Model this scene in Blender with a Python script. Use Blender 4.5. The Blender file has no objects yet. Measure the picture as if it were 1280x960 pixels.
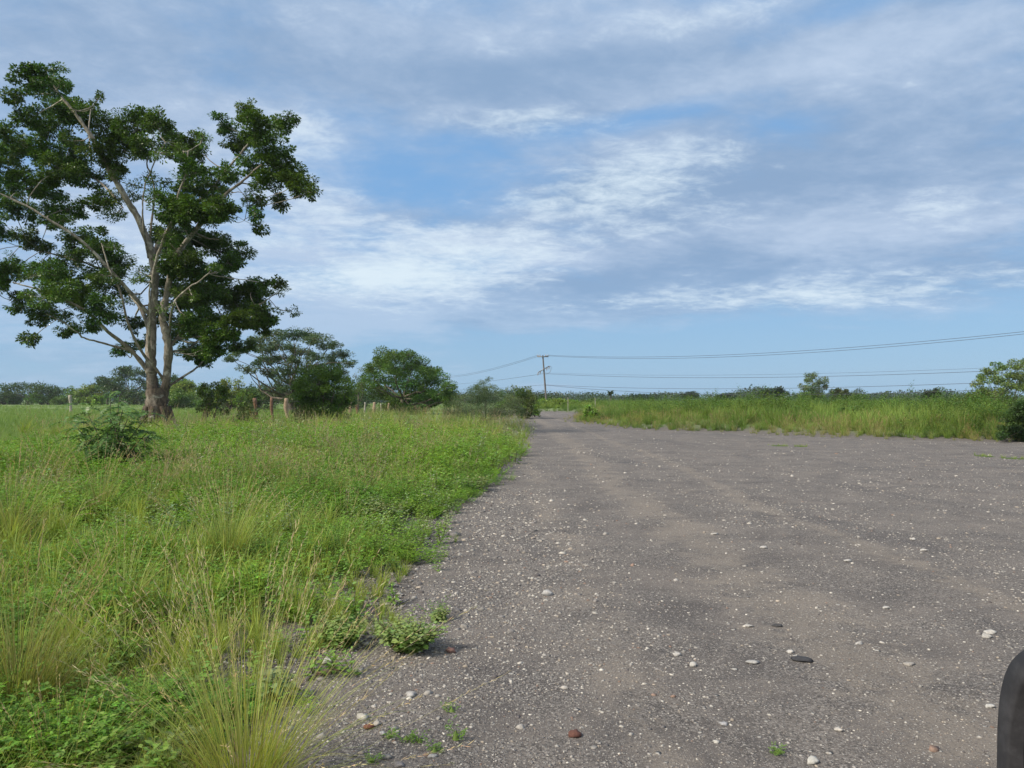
import bpy, math, random
import numpy as np

# ------------------------------------------------------------------ camera, world, sun, exposure
S = bpy.context.scene
COL = S.collection
CAMH = 1.6
cam = bpy.data.cameras.new("camera")
cam.sensor_width = 36; cam.lens = 27.0
cam.shift_y = 20 / 1280
cam.clip_start = 0.05; cam.clip_end = 6000
camo = bpy.data.objects.new("camera", cam); COL.objects.link(camo)
camo.location = (0, 0, CAMH); camo.rotation_euler = (math.radians(90), 0, 0)
S.camera = camo
S.view_settings.view_transform = 'Standard'; S.view_settings.look = 'None'
S.view_settings.exposure = 0.92; S.view_settings.gamma = 1.0
S.view_settings.use_curve_mapping = False
S.cycles.max_bounces = 6; S.cycles.transparent_max_bounces = 4
S.cycles.diffuse_bounces = 3; S.cycles.transmission_bounces = 3; S.cycles.volume_bounces = 0

SUN_EL, SUN_AZ = math.radians(40), math.radians(-118)      # azimuth from +Y towards +X
sd = bpy.data.lights.new("sun", 'SUN'); sd.energy = 2.9; sd.angle = math.radians(9)
sd.color = (1.0, 0.90, 0.74)
so = bpy.data.objects.new("sun", sd); COL.objects.link(so)
so.rotation_euler = (math.pi / 2 - SUN_EL, 0, math.pi - SUN_AZ)

W = bpy.data.worlds.new("World"); S.world = W; W.use_nodes = True
W.cycles.sampling_method = 'MANUAL'; W.cycles.sample_map_resolution = 256
nt = W.node_tree; N = nt.nodes; LK = nt.links
for n in list(N): N.remove(n)
def wn(t, **k):
    n = N.new(t)
    for a, b in k.items(): setattr(n, a, b)
    return n
def lk(tree, v, sock):
    if hasattr(v, 'is_output') or isinstance(v, bpy.types.NodeSocket): tree.links.new(v, sock)
    else: sock.default_value = v
def M(op, a, b=None, c=None, tree=None, clamp=False):
    tree = tree or nt
    n = tree.nodes.new('ShaderNodeMath'); n.operation = op; n.use_clamp = clamp
    lk(tree, a, n.inputs[0])
    if b is not None: lk(tree, b, n.inputs[1])
    if c is not None: lk(tree, c, n.inputs[2])
    return n.outputs[0]
def MIX(f, a, b, tree=None, mode='MIX'):
    tree = tree or nt
    n = tree.nodes.new('ShaderNodeMix'); n.data_type = 'RGBA'; n.blend_type = mode
    lk(tree, f, n.inputs[0])
    for v, s in ((a, n.inputs[6]), (b, n.inputs[7])):
        lk(tree, (tuple(v) + (1,)) if isinstance(v, (tuple, list)) and len(v) == 3 else v, s)
    return n.outputs[2]
def SS(x, lo, hi, tree=None):
    tree = tree or nt
    n = tree.nodes.new('ShaderNodeMapRange'); n.interpolation_type = 'SMOOTHSTEP'
    lk(tree, x, n.inputs[0]); n.inputs[1].default_value = lo; n.inputs[2].default_value = hi
    return n.outputs[0]
def NOISE(vec, scale, detail=6, rough=0.55, dist=0.0, tree=None):
    tree = tree or nt
    n = tree.nodes.new('ShaderNodeTexNoise')
    if vec is not None: tree.links.new(vec, n.inputs['Vector'])
    n.inputs['Scale'].default_value = scale; n.inputs['Detail'].default_value = detail
    n.inputs['Roughness'].default_value = rough; n.inputs['Distortion'].default_value = dist
    return n.outputs[0]

tc = wn('ShaderNodeTexCoord')
sx = wn('ShaderNodeSeparateXYZ'); LK.new(tc.outputs['Generated'], sx.inputs[0])
X, Y, Z = sx.outputs
sky = wn('ShaderNodeTexSky', sky_type='NISHITA', sun_disc=False)
sky.sun_elevation = SUN_EL; sky.sun_rotation = SUN_AZ
sky.air_density = 1.0; sky.dust_density = 0.6; sky.ozone_density = 2.0
az = M('ARCTAN2', X, Y)
el = M('ARCSINE', Z)
zz = M('ADD', M('MAXIMUM', Z, 0.0), 0.15)
cp = wn('ShaderNodeCombineXYZ')
LK.new(M('DIVIDE', X, zz), cp.inputs[0]); LK.new(M('DIVIDE', Y, zz), cp.inputs[1])
CP = cp.outputs[0]
mpz = wn('ShaderNodeMapping'); LK.new(CP, mpz.inputs[0]); mpz.inputs['Rotation'].default_value = (0, 0, math.radians(-14)); mpz.inputs['Scale'].default_value = (1.0, 1.25, 1)
CS = mpz.outputs[0]
def blob(px, py, rx, ry, amp, tilt=0.0):
    """soft patch of cloud cover round a direction of the sky (azimuth, elevation)"""
    a = math.atan((px - 640) / 960); e = math.atan((500 - py) / 960 * math.cos(a))
    sa, se = rx / 960, ry / 960
    da = M('SUBTRACT', az, a); de = M('SUBTRACT', el, e)
    if tilt:
        t = math.radians(tilt); c_, s_ = math.cos(t), math.sin(t)
        da2 = M('ADD', M('MULTIPLY', da, c_), M('MULTIPLY', de, s_))
        de = M('SUBTRACT', M('MULTIPLY', de, c_), M('MULTIPLY', da, s_)); da = da2
    q = M('ADD', M('POWER', M('ABSOLUTE', M('DIVIDE', da, sa)), 2.0), M('POWER', M('ABSOLUTE', M('DIVIDE', de, se)), 2.0))
    return M('MULTIPLY', M('EXPONENT', M('MULTIPLY', q, -1.0)), amp)
def total(l):
    r = l[0]
    for v in l[1:]: r = M('ADD', r, v)
    return r
# grey-blue sheet of cloud
gA = total([blob(860, 90, 420, 90, .34, 4), blob(1090, 240, 300, 110, .42), blob(800, 320, 300, 60, .26, 4),
            blob(120, 50, 360, 150, .22), blob(490, 222, 90, 38, -.28), blob(590, 180, 130, 36, -.16), blob(450, 130, 60, 40, -.12), blob(700, 215, 60, 20, -.14), blob(800, 148, 120, 18, -.40, 8),
            blob(980, 165, 80, 35, -.20), blob(1000, 440, 800, 36, -.46), blob(300, 420, 420, 60, .30), blob(720, 385, 260, 24, .30, 3),
            blob(1060, 12, 160, 16, -.22, 8), blob(480, 60, 200, 50, .20), blob(420, 240, 120, 60, .05), blob(200, 300, 160, 90, .16)])
nA = NOISE(CP, 0.75, 8, .58, .3)
nC = NOISE(CS, 2.6, 8, .60, .25)
nD = NOISE(CS, 9.0, 6, .70, .35)
nE = NOISE(CP, 1.3, 8, .6, .3)
fA = SS(M('ADD', M('ADD', nA, M('ADD', M('MULTIPLY', M('SUBTRACT', nC, .5), .75), M('MULTIPLY', M('SUBTRACT', nE, .5), .6))), gA), 0.34, 0.80)
# bright white texture
gB = total([blob(460, 330, 270, 65, .19, -3), blob(860, 212, 170, 45, .17, 12), blob(660, 150, 110, 20, .20, 4),
            blob(372, 170, 60, 45, .15), blob(1060, 368, 330, 20, .19, 1), blob(500, 350, 240, 22, .14, 2), blob(660, 262, 180, 34, .10, 3),
            blob(330, 30, 110, 60, .05), blob(880, 20, 260, 22, .18, 5), blob(1170, 262, 60, 22, .14), blob(1240, 330, 120, 12, .08),
            blob(760, 300, 170, 16, .08, 6), blob(540, 215, 110, 30, -.12), blob(1120, 170, 200, 70, -.08), blob(100, 110, 200, 60, -.05),
            blob(700, 366, 130, 16, -.16, 8), blob(370, 322, 70, 13, -.22, 2), blob(900, 448, 900, 40, -.34), blob(590, 268, 110, 11, -.15, -3),
            blob(930, 305, 300, 24, -.08, 4), blob(760, 90, 280, 34, -.08)])
vB = M('ADD', M('ADD', M('MULTIPLY', nE, .55), M('MULTIPLY', nC, .35)), M('ADD', M('MULTIPLY', nD, .46), gB))
fB = SS(vB, 0.72, 1.04)
gG = total([blob(1060, 190, 300, 70, -.13, 3), blob(660, 375, 150, 28, -.16, 6), blob(740, 232, 90, 26, -.10, 6), blob(380, 322, 90, 14, -.14, 2), blob(640, 85, 260, 34, -.10, 4),
            blob(860, 345, 260, 22, -.12, 3), blob(560, 272, 110, 12, -.10, -3), blob(1100, 60, 260, 26, .06, 5), blob(430, 345, 300, 62, .30), blob(860, 205, 130, 40, .08, 12), blob(1150, 300, 160, 26, .08),
            blob(840, 25, 240, 22, .14, 4), blob(150, 60, 320, 120, -.05), blob(370, 170, 70, 60, .10), blob(250, 420, 400, 26, .08)])
gd = SS(M('ADD', M('ADD', M('ADD', M('MULTIPLY', nE, .60), M('MULTIPLY', nC, .26)), M('MULTIPLY', nD, .22)), gG), .38, .70)
grey = MIX(gd, (2.55, 3.8, 5.7), (4.9, 6.0, 7.7))
hor = SS(el, 0.0, 0.22)
skyc = MIX(SS(el, 0.0, 0.28), MIX(0.82, sky.outputs[0], (2.75, 4.85, 7.3)), MIX(0.75, sky.outputs[0], (2.1, 4.4, 7.8)))
c1 = MIX(M('MULTIPLY', fA, M('ADD', M('MULTIPLY', hor, .62), .36)), skyc, grey)
c2 = MIX(M('MULTIPLY', fB, .86), c1, (7.2, 8.4, 9.2))
# unseen bright cloud added overhead and behind the viewer to brighten the foreground
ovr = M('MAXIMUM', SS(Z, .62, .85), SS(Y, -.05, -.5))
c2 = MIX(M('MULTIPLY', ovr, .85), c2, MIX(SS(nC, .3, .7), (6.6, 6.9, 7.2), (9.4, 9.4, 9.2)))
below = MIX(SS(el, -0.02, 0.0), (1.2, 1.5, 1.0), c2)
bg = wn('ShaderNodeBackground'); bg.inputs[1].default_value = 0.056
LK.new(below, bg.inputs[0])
wo = wn('ShaderNodeOutputWorld'); LK.new(bg.outputs[0], wo.inputs[0])

# ------------------------------------------------------------------ helpers
rng = np.random.default_rng(11)
random.seed(4)
def tag(o, label=None, cat=None, group=None, kind=None):
    if label: o['label'] = label
    if cat: o['category'] = cat
    if group: o['group'] = group
    if kind: o['kind'] = kind
    return o
def empty(name, loc, label, cat, group=None):
    o = bpy.data.objects.new(name, None); COL.objects.link(o); o.location = loc
    o.empty_display_size = 0.2
    return tag(o, label, cat, group)
def mesh(name, V, F, mat, col=None, parent=None, smooth=False):
    """V n x 3, F m x 4 quads"""
    V = np.ascontiguousarray(V, dtype=np.float32); F = np.ascontiguousarray(F, dtype=np.int32)
    me = bpy.data.meshes.new(name)
    me.vertices.add(len(V)); me.vertices.foreach_set('co', V.ravel())
    k = F.shape[1]
    me.loops.add(F.size); me.loops.foreach_set('vertex_index', F.ravel())
    me.polygons.add(len(F)); me.polygons.foreach_set('loop_start', np.arange(0, F.size, k, dtype=np.int32))
    if smooth: me.polygons.foreach_set('use_smooth', np.ones(len(F), dtype=bool))
    me.update(calc_edges=True)
    if col is not None:
        a = me.color_attributes.new('col', 'FLOAT_COLOR', 'POINT')
        c = np.ones((len(V), 4), np.float32); c[:, :3] = col
        a.data.foreach_set('color', c.ravel())
    if mat: me.materials.append(mat)
    o = bpy.data.objects.new(name, me); COL.objects.link(o)
    if parent: o.parent = parent
    return o
class Q:
    """collects quads"""
    def __init__(s): s.v = []; s.f = []; s.c = []; s.n = 0
    def add(s, v, f, c):
        v = v.reshape(-1, 3); c = np.broadcast_to(np.asarray(c, float), v.shape) if np.ndim(c) == 1 else c.reshape(-1, 3)
        s.v.append(v); s.f.append(f.reshape(-1, 4) + s.n); s.c.append(c); s.n += len(v)
    def arr(s): return np.concatenate(s.v), np.concatenate(s.f), np.concatenate(s.c)
    def build(s, name, mat, parent=None, smooth=False, origin=None):
        v, f, c = s.arr()
        if origin is not None: v = v - np.asarray(origin)
        return mesh(name, v, f, mat, c, parent, smooth)
def unit(a): return a / (np.linalg.norm(a, axis=-1, keepdims=True) + 1e-9)
def _h(ix, iy, seed):
    n = (ix.astype(np.int64) * 374761393 + iy.astype(np.int64) * 668265263 + seed * 1442695041) & 0x7fffffff
    n = ((n ^ (n >> 13)) * 1274126177) & 0x7fffffff
    return ((n ^ (n >> 16)) & 0xffff) / 65535.0
def vnoise(x, y, seed=0):
    ix = np.floor(x); iy = np.floor(y); fx = x - ix; fy = y - iy
    fx = fx * fx * (3 - 2 * fx); fy = fy * fy * (3 - 2 * fy)
    a = _h(ix, iy, seed); b = _h(ix + 1, iy, seed); c = _h(ix, iy + 1, seed); d = _h(ix + 1, iy + 1, seed)
    return (a * (1 - fx) + b * fx) * (1 - fy) + (c * (1 - fx) + d * fx) * fy
def fbm(x, y, seed=0, oct=4):
    r = 0; a = .5; t = 0
    for i in range(oct):
        r = r + a * vnoise(x * 2 ** i + 17.3 * i, y * 2 ** i - 9.1 * i, seed + i); t += a; a *= .5
    return r / t
def sstep(x, a, b):
    t = np.clip((x - a) / (b - a), 0, 1); return t * t * (3 - 2 * t)
def P(px, py, d): return np.array([(px - 640) / 960 * d, d, CAMH + (500 - py) / 960 * d])

# road outline on the ground (x right, y ahead)
ROAD = np.array([(-1.5,-8),(-1.3,0),(-1.05,2.6),(-1.0,4.2),(-.55,5.2),(-.5,7),(-.7,10),(-.45,13),(.05,17),(.65,25.6),(1.4,38),(2.2,60),
                 (1.9,78),(-4,92),(-30,106),(-70,112),(-70,124),(-20,118),(2,108),(7,97),(6.6,82),(4.6,68),(4.0,57),(6.2,42),(11.5,36.5),
                 (14.6,31.2),(19.3,29.4),(30,27.5),(60,25),(90,22),(90,-8)], float)
def sdroad(x, y):
    """signed distance, negative on the road"""
    x = np.asarray(x, float); y = np.asarray(y, float)
    d = np.full(x.shape, 1e9); ins = np.zeros(x.shape, bool)
    n = len(ROAD)
    for i in range(n):
        ax, ay = ROAD[i]; bx, by = ROAD[(i + 1) % n]
        ex, ey = bx - ax, by - ay
        t = np.clip(((x - ax) * ex + (y - ay) * ey) / (ex * ex + ey * ey), 0, 1)
        d = np.minimum(d, (x - ax - t * ex) ** 2 + (y - ay - t * ey) ** 2)
        c = ((ay > y) != (by > y))
        with np.errstate(divide='ignore', invalid='ignore'):
            xi = ex * (y - ay) / (ey if ey != 0 else 1e-9) + ax
        ins ^= c & (x < xi)
    d = np.sqrt(d)
    return np.where(ins, -d, d)
def H(x, y, sd=None):
    if sd is None: sd = sdroad(x, y)
    side = (x < 2.5)
    up = np.where(side, .26 * sstep(sd, 0.2, 5), .40 * sstep(sd, 0, 5))
    return up + .05 * (fbm(x * .5, y * .5, 5, 3) - .5) + .14 * (fbm(x * .06, y * .06, 8, 2) - .5) * sstep(sd, 0, 6)
def HZ(x, y): return float(H(np.array([float(x)]), np.array([float(y)]))[0])

# ------------------------------------------------------------------ materials
def newmat(name):
    m = bpy.data.materials.new(name); m.use_nodes = True
    t = m.node_tree
    for n in list(t.nodes): t.nodes.remove(n)
    o = t.nodes.new('ShaderNodeOutputMaterial')
    return m, t, o
def principled(t, o, **k):
    p = t.nodes.new('ShaderNodeBsdfPrincipled'); t.links.new(p.outputs[0], o.inputs[0])
    for a, b in k.items(): lk(t, b, p.inputs[a.replace('_', ' ')])
    return p
def OBJ(t):
    n = t.nodes.new('ShaderNodeTexCoord'); return n.outputs['Object']
def leafmat(name, trans=.32, rough=.5, spec=.35):
    m, t, o = newmat(name)
    a = t.nodes.new('ShaderNodeAttribute'); a.attribute_name = 'col'
    nz = NOISE(OBJ(t), 1.3, 3, .6, 0, t)
    c = MIX(M('MULTIPLY', SS(nz, .3, .75, t), .35, tree=t), a.outputs[0], MIX(1.0, a.outputs[0], (1.25, 1.05, .7), t, 'MULTIPLY'), t)
    p = principled(t, o, Base_Color=c, Roughness=rough); p.inputs['Specular IOR Level'].default_value = spec
    tr = t.nodes.new('ShaderNodeBsdfTranslucent')
    t.links.new(MIX(1.0, c, (1.15, 1.1, .6), t, 'MULTIPLY'), tr.inputs[0])
    mx = t.nodes.new('ShaderNodeMixShader'); mx.inputs[0].default_value = trans
    t.links.new(p.outputs[0], mx.inputs[1]); t.links.new(tr.outputs[0], mx.inputs[2]); t.links.new(mx.outputs[0], o.inputs[0])
    return m
def barkmat(name, c1, c2, c3=None, scale=3.0):
    m, t, o = newmat(name)
    mp = t.nodes.new('ShaderNodeMapping'); t.links.new(OBJ(t), mp.inputs[0]); mp.inputs['Scale'].default_value = (1, 1, .35)
    n1 = NOISE(mp.outputs[0], scale * 3, 8, .65, .4, t); n2 = NOISE(OBJ(t), scale * .5, 6, .6, .3, t)
    c = MIX(SS(n1, .35, .65, t), c1, c2, t)
    c = MIX(SS(n2, .5, .62, t), c, c3 or c2, t)
    p = principled(t, o, Base_Color=c, Roughness=.9)
    b = t.nodes.new('ShaderNodeBump'); b.inputs['Strength'].default_value = .8; b.inputs['Distance'].default_value = .04
    t.links.new(n1, b.inputs['Height']); t.links.new(b.outputs[0], p.inputs['Normal'])
    return m
M_LEAF = leafmat('tree_leaves', .28, .45, .4)
M_WEED = leafmat('weed_leaves', .35, .55, .3)
M_GRASS = leafmat('grass_blades', .40, .6, .25)
M_BARK = barkmat('grey_bark', (.10, .085, .07), (.24, .21, .18), (.34, .32, .29))
M_BARKD = barkmat('dark_bark', (.05, .042, .035), (.12, .10, .08), (.16, .14, .11))
M_POST = barkmat('weathered_post_wood', (.20, .14, .10), (.38, .29, .21), (.30, .22, .17), 5)
M_POSTR = barkmat('red_brown_post_wood', (.12, .06, .04), (.22, .12, .08), (.18, .11, .08), 5)
M_POSTG = barkmat('grey_post_wood', (.22, .20, .17), (.42, .40, .36), (.30, .28, .25), 5)
M_CONC = barkmat('pole_concrete', (.085, .08, .085), (.15, .14, .145), (.12, .115, .12), 2)

def road_material():
    m, t, o = newmat('worn_gravel_asphalt')
    co = OBJ(t)
    s = t.nodes.new('ShaderNodeSeparateXYZ'); t.links.new(co, s.inputs[0])
    x, y = s.outputs[0], s.outputs[1]
    st = t.nodes.new('ShaderNodeMapping'); t.links.new(co, st.inputs[0]); st.inputs['Scale'].default_value = (1, .28, 1)
    ST = st.outputs[0]
    big = NOISE(ST, .55, 7, .6, .3, t); mid = NOISE(co, 1.3, 9, .66, .6, t); fine = NOISE(co, 60, 4, .7, 0, t)
    mid2 = NOISE(co, 7.0, 6, .65, .4, t)
    grit = NOISE(co, 260, 2, .6, 0, t)
    base = MIX(SS(mid, .3, .7, t), (.082, .074, .072), (.176, .156, .142), t)
    base = MIX(SS(big, .52, .72, t), base, (.060, .056, .060), t)
    # tyre tracks of pale sand that run with the road
    wob = M('MULTIPLY', M('SUBTRACT', NOISE(ST, .25, 3, .5, 0, t), .5, tree=t), 1.6, tree=t)
    xs = M('ADD', x, wob, tree=t)
    def track(c, w, k):
        q = M('DIVIDE', M('SUBTRACT', xs, c, tree=t), w, tree=t)
        return M('MULTIPLY', M('EXPONENT', M('MULTIPLY', M('MULTIPLY', q, q, tree=t), -1.0, tree=t), tree=t), k, tree=t)
    tr = M('ADD', M('ADD', track(.55, .34, .20), track(2.05, .55, .27), tree=t), M('ADD', track(3.85, .28, .27), track(6.4, .6, .12), tree=t), tree=t)
    sandf = SS(M('ADD', tr, M('ADD', M('MULTIPLY', mid, .62, tree=t), M('MULTIPLY', mid2, .42, tree=t), tree=t), tree=t), .64, .80, t)
    base = MIX(M('MULTIPLY', sandf, .58, tree=t), base, MIX(mid2, (.185, .160, .135), (.25, .218, .185), t), t)
    # packed small stones of every tone
    vv = t.nodes.new('ShaderNodeTexVoronoi'); t.links.new(co, vv.inputs['Vector']); vv.inputs['Scale'].default_value = 70
    vs_ = t.nodes.new('ShaderNodeSeparateColor'); t.links.new(vv.outputs['Color'], vs_.inputs[0])
    cell = MIX(M('POWER', vs_.outputs[0], 1.6, tree=t), (.038, .035, .034), (.34, .315, .295), t)
    packed = M('MULTIPLY', SS(vv.outputs['Distance'], .75, .35, t), M('MULTIPLY', SS(NOISE(co, 1.1, 6, .65, .4, t), .34, .60, t), .80, tree=t), tree=t)
    base = MIX(M('MULTIPLY', packed, M('SUBTRACT', 1.0, M('MULTIPLY', sandf, .6, tree=t), tree=t), tree=t), base, cell, t)
    # grit and small pale chips
    base = MIX(M('MULTIPLY', SS(fine, .50, .70, t), .65, tree=t), base, (.06, .056, .058), t)
    base = MIX(M('MULTIPLY', SS(grit, .58, .72, t), .55, tree=t), base, (.36, .34, .325), t)
    def chips(scale, thr, colr, prob, strn):
        v = t.nodes.new('ShaderNodeTexVoronoi'); t.links.new(co, v.inputs['Vector']); v.inputs['Scale'].default_value = scale
        sel = t.nodes.new('ShaderNodeSeparateColor'); t.links.new(v.outputs['Color'], sel.inputs[0])
        f = M('MULTIPLY', SS(v.outputs['Distance'], thr, thr * .6, t), M('GREATER_THAN', sel.outputs[0], prob, tree=t), tree=t)
        cc = MIX(sel.outputs[1], colr, (.30, .28, .27), t)
        return M('MULTIPLY', f, strn, tree=t), cc, f
    hts = []
    for sc_, th, cr, pr, sn in ((48, .36, (.46, .44, .41), .78, .8), (22, .30, (.48, .46, .43), .88, .85), (100, .42, (.40, .38, .36), .60, .7), (9, .20, (.52, .50, .47), .92, .85)):
        f, cc, h = chips(sc_, th, cr, pr, sn); base = MIX(f, base, cc, t); hts.append(M('MULTIPLY', h, 1.0 / sc_, tree=t))
    hts.append(M('MULTIPLY', packed, .006, tree=t))
    p = principled(t, o, Base_Color=base, Roughness=.88); p.inputs['Specular IOR Level'].default_value = .25
    hh = M('ADD', M('MULTIPLY', fine, .012, tree=t), M('MULTIPLY', mid2, .008, tree=t), tree=t)
    hh = M('ADD', hh, M('MULTIPLY', grit, .004, tree=t), tree=t)
    for q in hts: hh = M('ADD', hh, M('MULTIPLY', q, .5, tree=t), tree=t)
    b = t.nodes.new('ShaderNodeBump'); b.inputs['Strength'].default_value = .9; b.inputs['Distance'].default_value = 1.0
    t.links.new(hh, b.inputs['Height']); t.links.new(b.outputs[0], p.inputs['Normal'])
    return m
def soil_material():
    m, t, o = newmat('soil_under_plants')
    co = OBJ(t)
    n1 = NOISE(co, .18, 8, .6, .4, t); n2 = NOISE(co, 2.2, 8, .65, .3, t); n3 = NOISE(co, 50, 3, .6, 0, t)
    g = MIX(SS(n1, .3, .7, t), (.10, .17, .04), (.16, .23, .07), t)
    g = MIX(SS(n2, .45, .8, t), g, (.13, .12, .06), t)
    a = t.nodes.new('ShaderNodeAttribute'); a.attribute_name = 'col'
    sp = t.nodes.new('ShaderNodeSeparateColor'); t.links.new(a.outputs[0], sp.inputs[0])
    d = MIX(SS(n3, .35, .65, t), (.055, .048, .045), (.17, .155, .145), t)
    c = MIX(sp.outputs[0], g, d, t)
    p = principled(t, o, Base_Color=c, Roughness=.95)
    b = t.nodes.new('ShaderNodeBump'); b.inputs['Strength'].default_value = .6; b.inputs['Distance'].default_value = .03
    t.links.new(n3, b.inputs['Height']); t.links.new(b.outputs[0], p.inputs['Normal'])
    return m

# ------------------------------------------------------------------ ground and road
def axis(lo, hi, fine_lo, fine_hi, step, growth=1.16):
    a = list(np.arange(fine_lo, fine_hi + 1e-6, step))
    s = step; v = fine_hi
    while v < hi: s *= growth; v += s; a.append(min(v, hi))
    s = step; v = fine_lo; b = []
    while v > lo: s *= growth; v -= s; b.append(max(v, lo))
    return np.array(b[::-1] + a)
def gridmesh(xs, ys):
    gx, gy = np.meshgrid(xs, ys); nx, ny = len(xs), len(ys)
    i = np.arange(ny - 1)[:, None] * nx + np.arange(nx - 1)[None]
    F = np.stack([i, i + 1, i + nx + 1, i + nx], -1).reshape(-1, 4)
    return gx.ravel(), gy.ravel(), F
xs = axis(-2500, 2500, -14, 22, .35, 1.12); ys = axis(-60, 4000, -3, 45, .35, 1.10)
gx, gy, F = gridmesh(xs, ys)
sdv = sdroad(gx, gy)
gz = H(gx, gy, sdv) - .05 * sstep(-sdv, .2, .5) - .01
dm = 1 - sstep(sdv, 1.0, 4.0)
dcol = np.stack([dm, dm, dm], -1)
o = mesh('ground', np.stack([gx, gy, gz], -1), F, soil_material(), dcol, smooth=True); tag(o, kind='structure')

xs = axis(-75, 92, -2.5, 7.5, .06, 1.05); ys = axis(-7.5, 130, 1.5, 11, .06, 1.05)
gx, gy, F = gridmesh(xs, ys)
sdv = sdroad(gx, gy) + (fbm(gx * 1.3, gy * 1.3, 31, 3) - .5) * .5 - .45
keep = (sdv[F] < 0).all(1)
F = F[keep]; used = np.unique(F); rm = np.full(len(gx), -1); rm[used] = np.arange(len(used)); F = rm[F]
gx, gy, sdv = gx[used], gy[used], sdv[used]
micro = .012 * (fbm(gx * 2.2, gy * 1.6, 41, 4) - .5) + .012 * (fbm(gx * 9, gy * 9, 43, 3) - .5)
def road_z(x, y): return H(x, y) + .010 * (fbm(x * 2.2, y * 1.6, 41, 4) - .5) + .008 * (fbm(x * 9, y * 9, 43, 3) - .5)
gz = road_z(gx, gy) - .03 * sstep(sdv, -.25, 0)
o = mesh('road', np.stack([gx, gy, gz], -1), F, road_material(), smooth=True); tag(o, kind='structure')

# ------------------------------------------------------------------ plant pieces (all quads)
def leaves(P_, D, up, L, Wd, colr, fold=.15):
    """one folded quad for each leaf"""
    S_ = unit(np.cross(D, up)); Nn = np.cross(S_, D)
    L = np.asarray(L)[:, None]; Wd = np.asarray(Wd)[:, None]
    m = P_ + D * L * .45 + Nn * Wd * fold
    v = np.stack([P_, m + S_ * Wd / 2, P_ + D * L, m - S_ * Wd / 2], 1)
    n = len(P_); f = np.arange(n * 4).reshape(n, 4)
    return v, f, np.repeat(colr[:, None], 4, 1)
def blades(P_, az_, lean, L, Wd, droop, c0, c1, k=4):
    """curved ribbons: k segments, tapering"""
    n = len(P_)
    dirh = np.stack([np.cos(az_), np.sin(az_), 0 * az_], -1)
    side = np.stack([-np.sin(az_), np.cos(az_), 0 * az_], -1)
    rr = rng.uniform(-.9, .9, n); ca, sa = np.cos(rr)[:, None], np.sin(rr)[:, None]
    side = side * ca + dirh * sa
    lv = []; cl = []; p = P_.copy(); th = lean.copy()
    for j in range(k + 1):
        t = j / k
        w = (Wd * (1 - t ** 1.6) * (.75 + .5 * min(t * 3, 1)) / 1.2 + Wd * .08)[:, None]
        lv += [p - side * w / 2, p + side * w / 2]
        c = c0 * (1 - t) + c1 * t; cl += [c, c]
        d = dirh * np.sin(th)[:, None] + np.array([0, 0, 1.0]) * np.cos(th)[:, None]
        p = p + d * (L / k)[:, None]; th = th + droop / k
    v = np.stack(lv, 1); c = np.stack(cl, 1)
    b = np.arange(n)[:, None] * (2 * k + 2)
    f = np.concatenate([np.stack([b[:, 0] + 2 * j, b[:, 0] + 2 * j + 1, b[:, 0] + 2 * j + 3, b[:, 0] + 2 * j + 2], 1) for j in range(k)])
    return v, f, c, p
def tube(q, pts, rad, colr, k=6, jit=0.0):
    pts = np.asarray(pts, float); rad = np.asarray(rad, float); n = len(pts)
    tn = np.gradient(pts, axis=0); tn = unit(tn)
    ref = np.array([0, 0, 1.0]) if abs(tn[0, 2]) < .8 else np.array([0, 1.0, 0])
    rings = []; a = unit(np.cross(tn[0], ref))
    for i in range(n):
        a = unit(a - tn[i] * np.dot(a, tn[i])); b = np.cross(tn[i], a)
        ang = np.arange(k) / k * 2 * np.pi
        r = rad[i] * (1 + jit * (rng.random(k) - .5))
        rings.append(pts[i] + (np.cos(ang) * r)[:, None] * a + (np.sin(ang) * r)[:, None] * b)
    v = np.concatenate(rings); f = []
    for i in range(n - 1):
        for j in range(k): f.append((i * k + j, i * k + (j + 1) % k, (i + 1) * k + (j + 1) % k, (i + 1) * k + j))
    q.add(v, np.array(f), np.asarray(colr, float))
def smooth_path(pts, m=6):
    pts = np.asarray(pts, float)
    if len(pts) < 3:
        t = np.linspace(0, 1, m + 1)[:, None]; return pts[0] * (1 - t) + pts[-1] * t
    out = []
    pp = np.vstack([2 * pts[0] - pts[1], pts, 2 * pts[-1] - pts[-2]])
    for i in range(1, len(pp) - 2):
        for t in np.arange(m) / m:
            out.append(.5 * ((2 * pp[i]) + (-pp[i - 1] + pp[i + 1]) * t + (2 * pp[i - 1] - 5 * pp[i] + 4 * pp[i + 1] - pp[i + 2]) * t * t + (-pp[i - 1] + 3 * pp[i] - 3 * pp[i + 1] + pp[i + 2]) * t ** 3))
    out.append(pts[-1]); return np.array(out)
def vary(c, n, s=.18, hs=.08):
    c = np.asarray(c, float); b = 1 + s * rng.standard_normal((n, 1)) ; h = 1 + hs * rng.standard_normal((n, 3))
    return np.clip(c * b * h, .005, .9)

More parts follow.
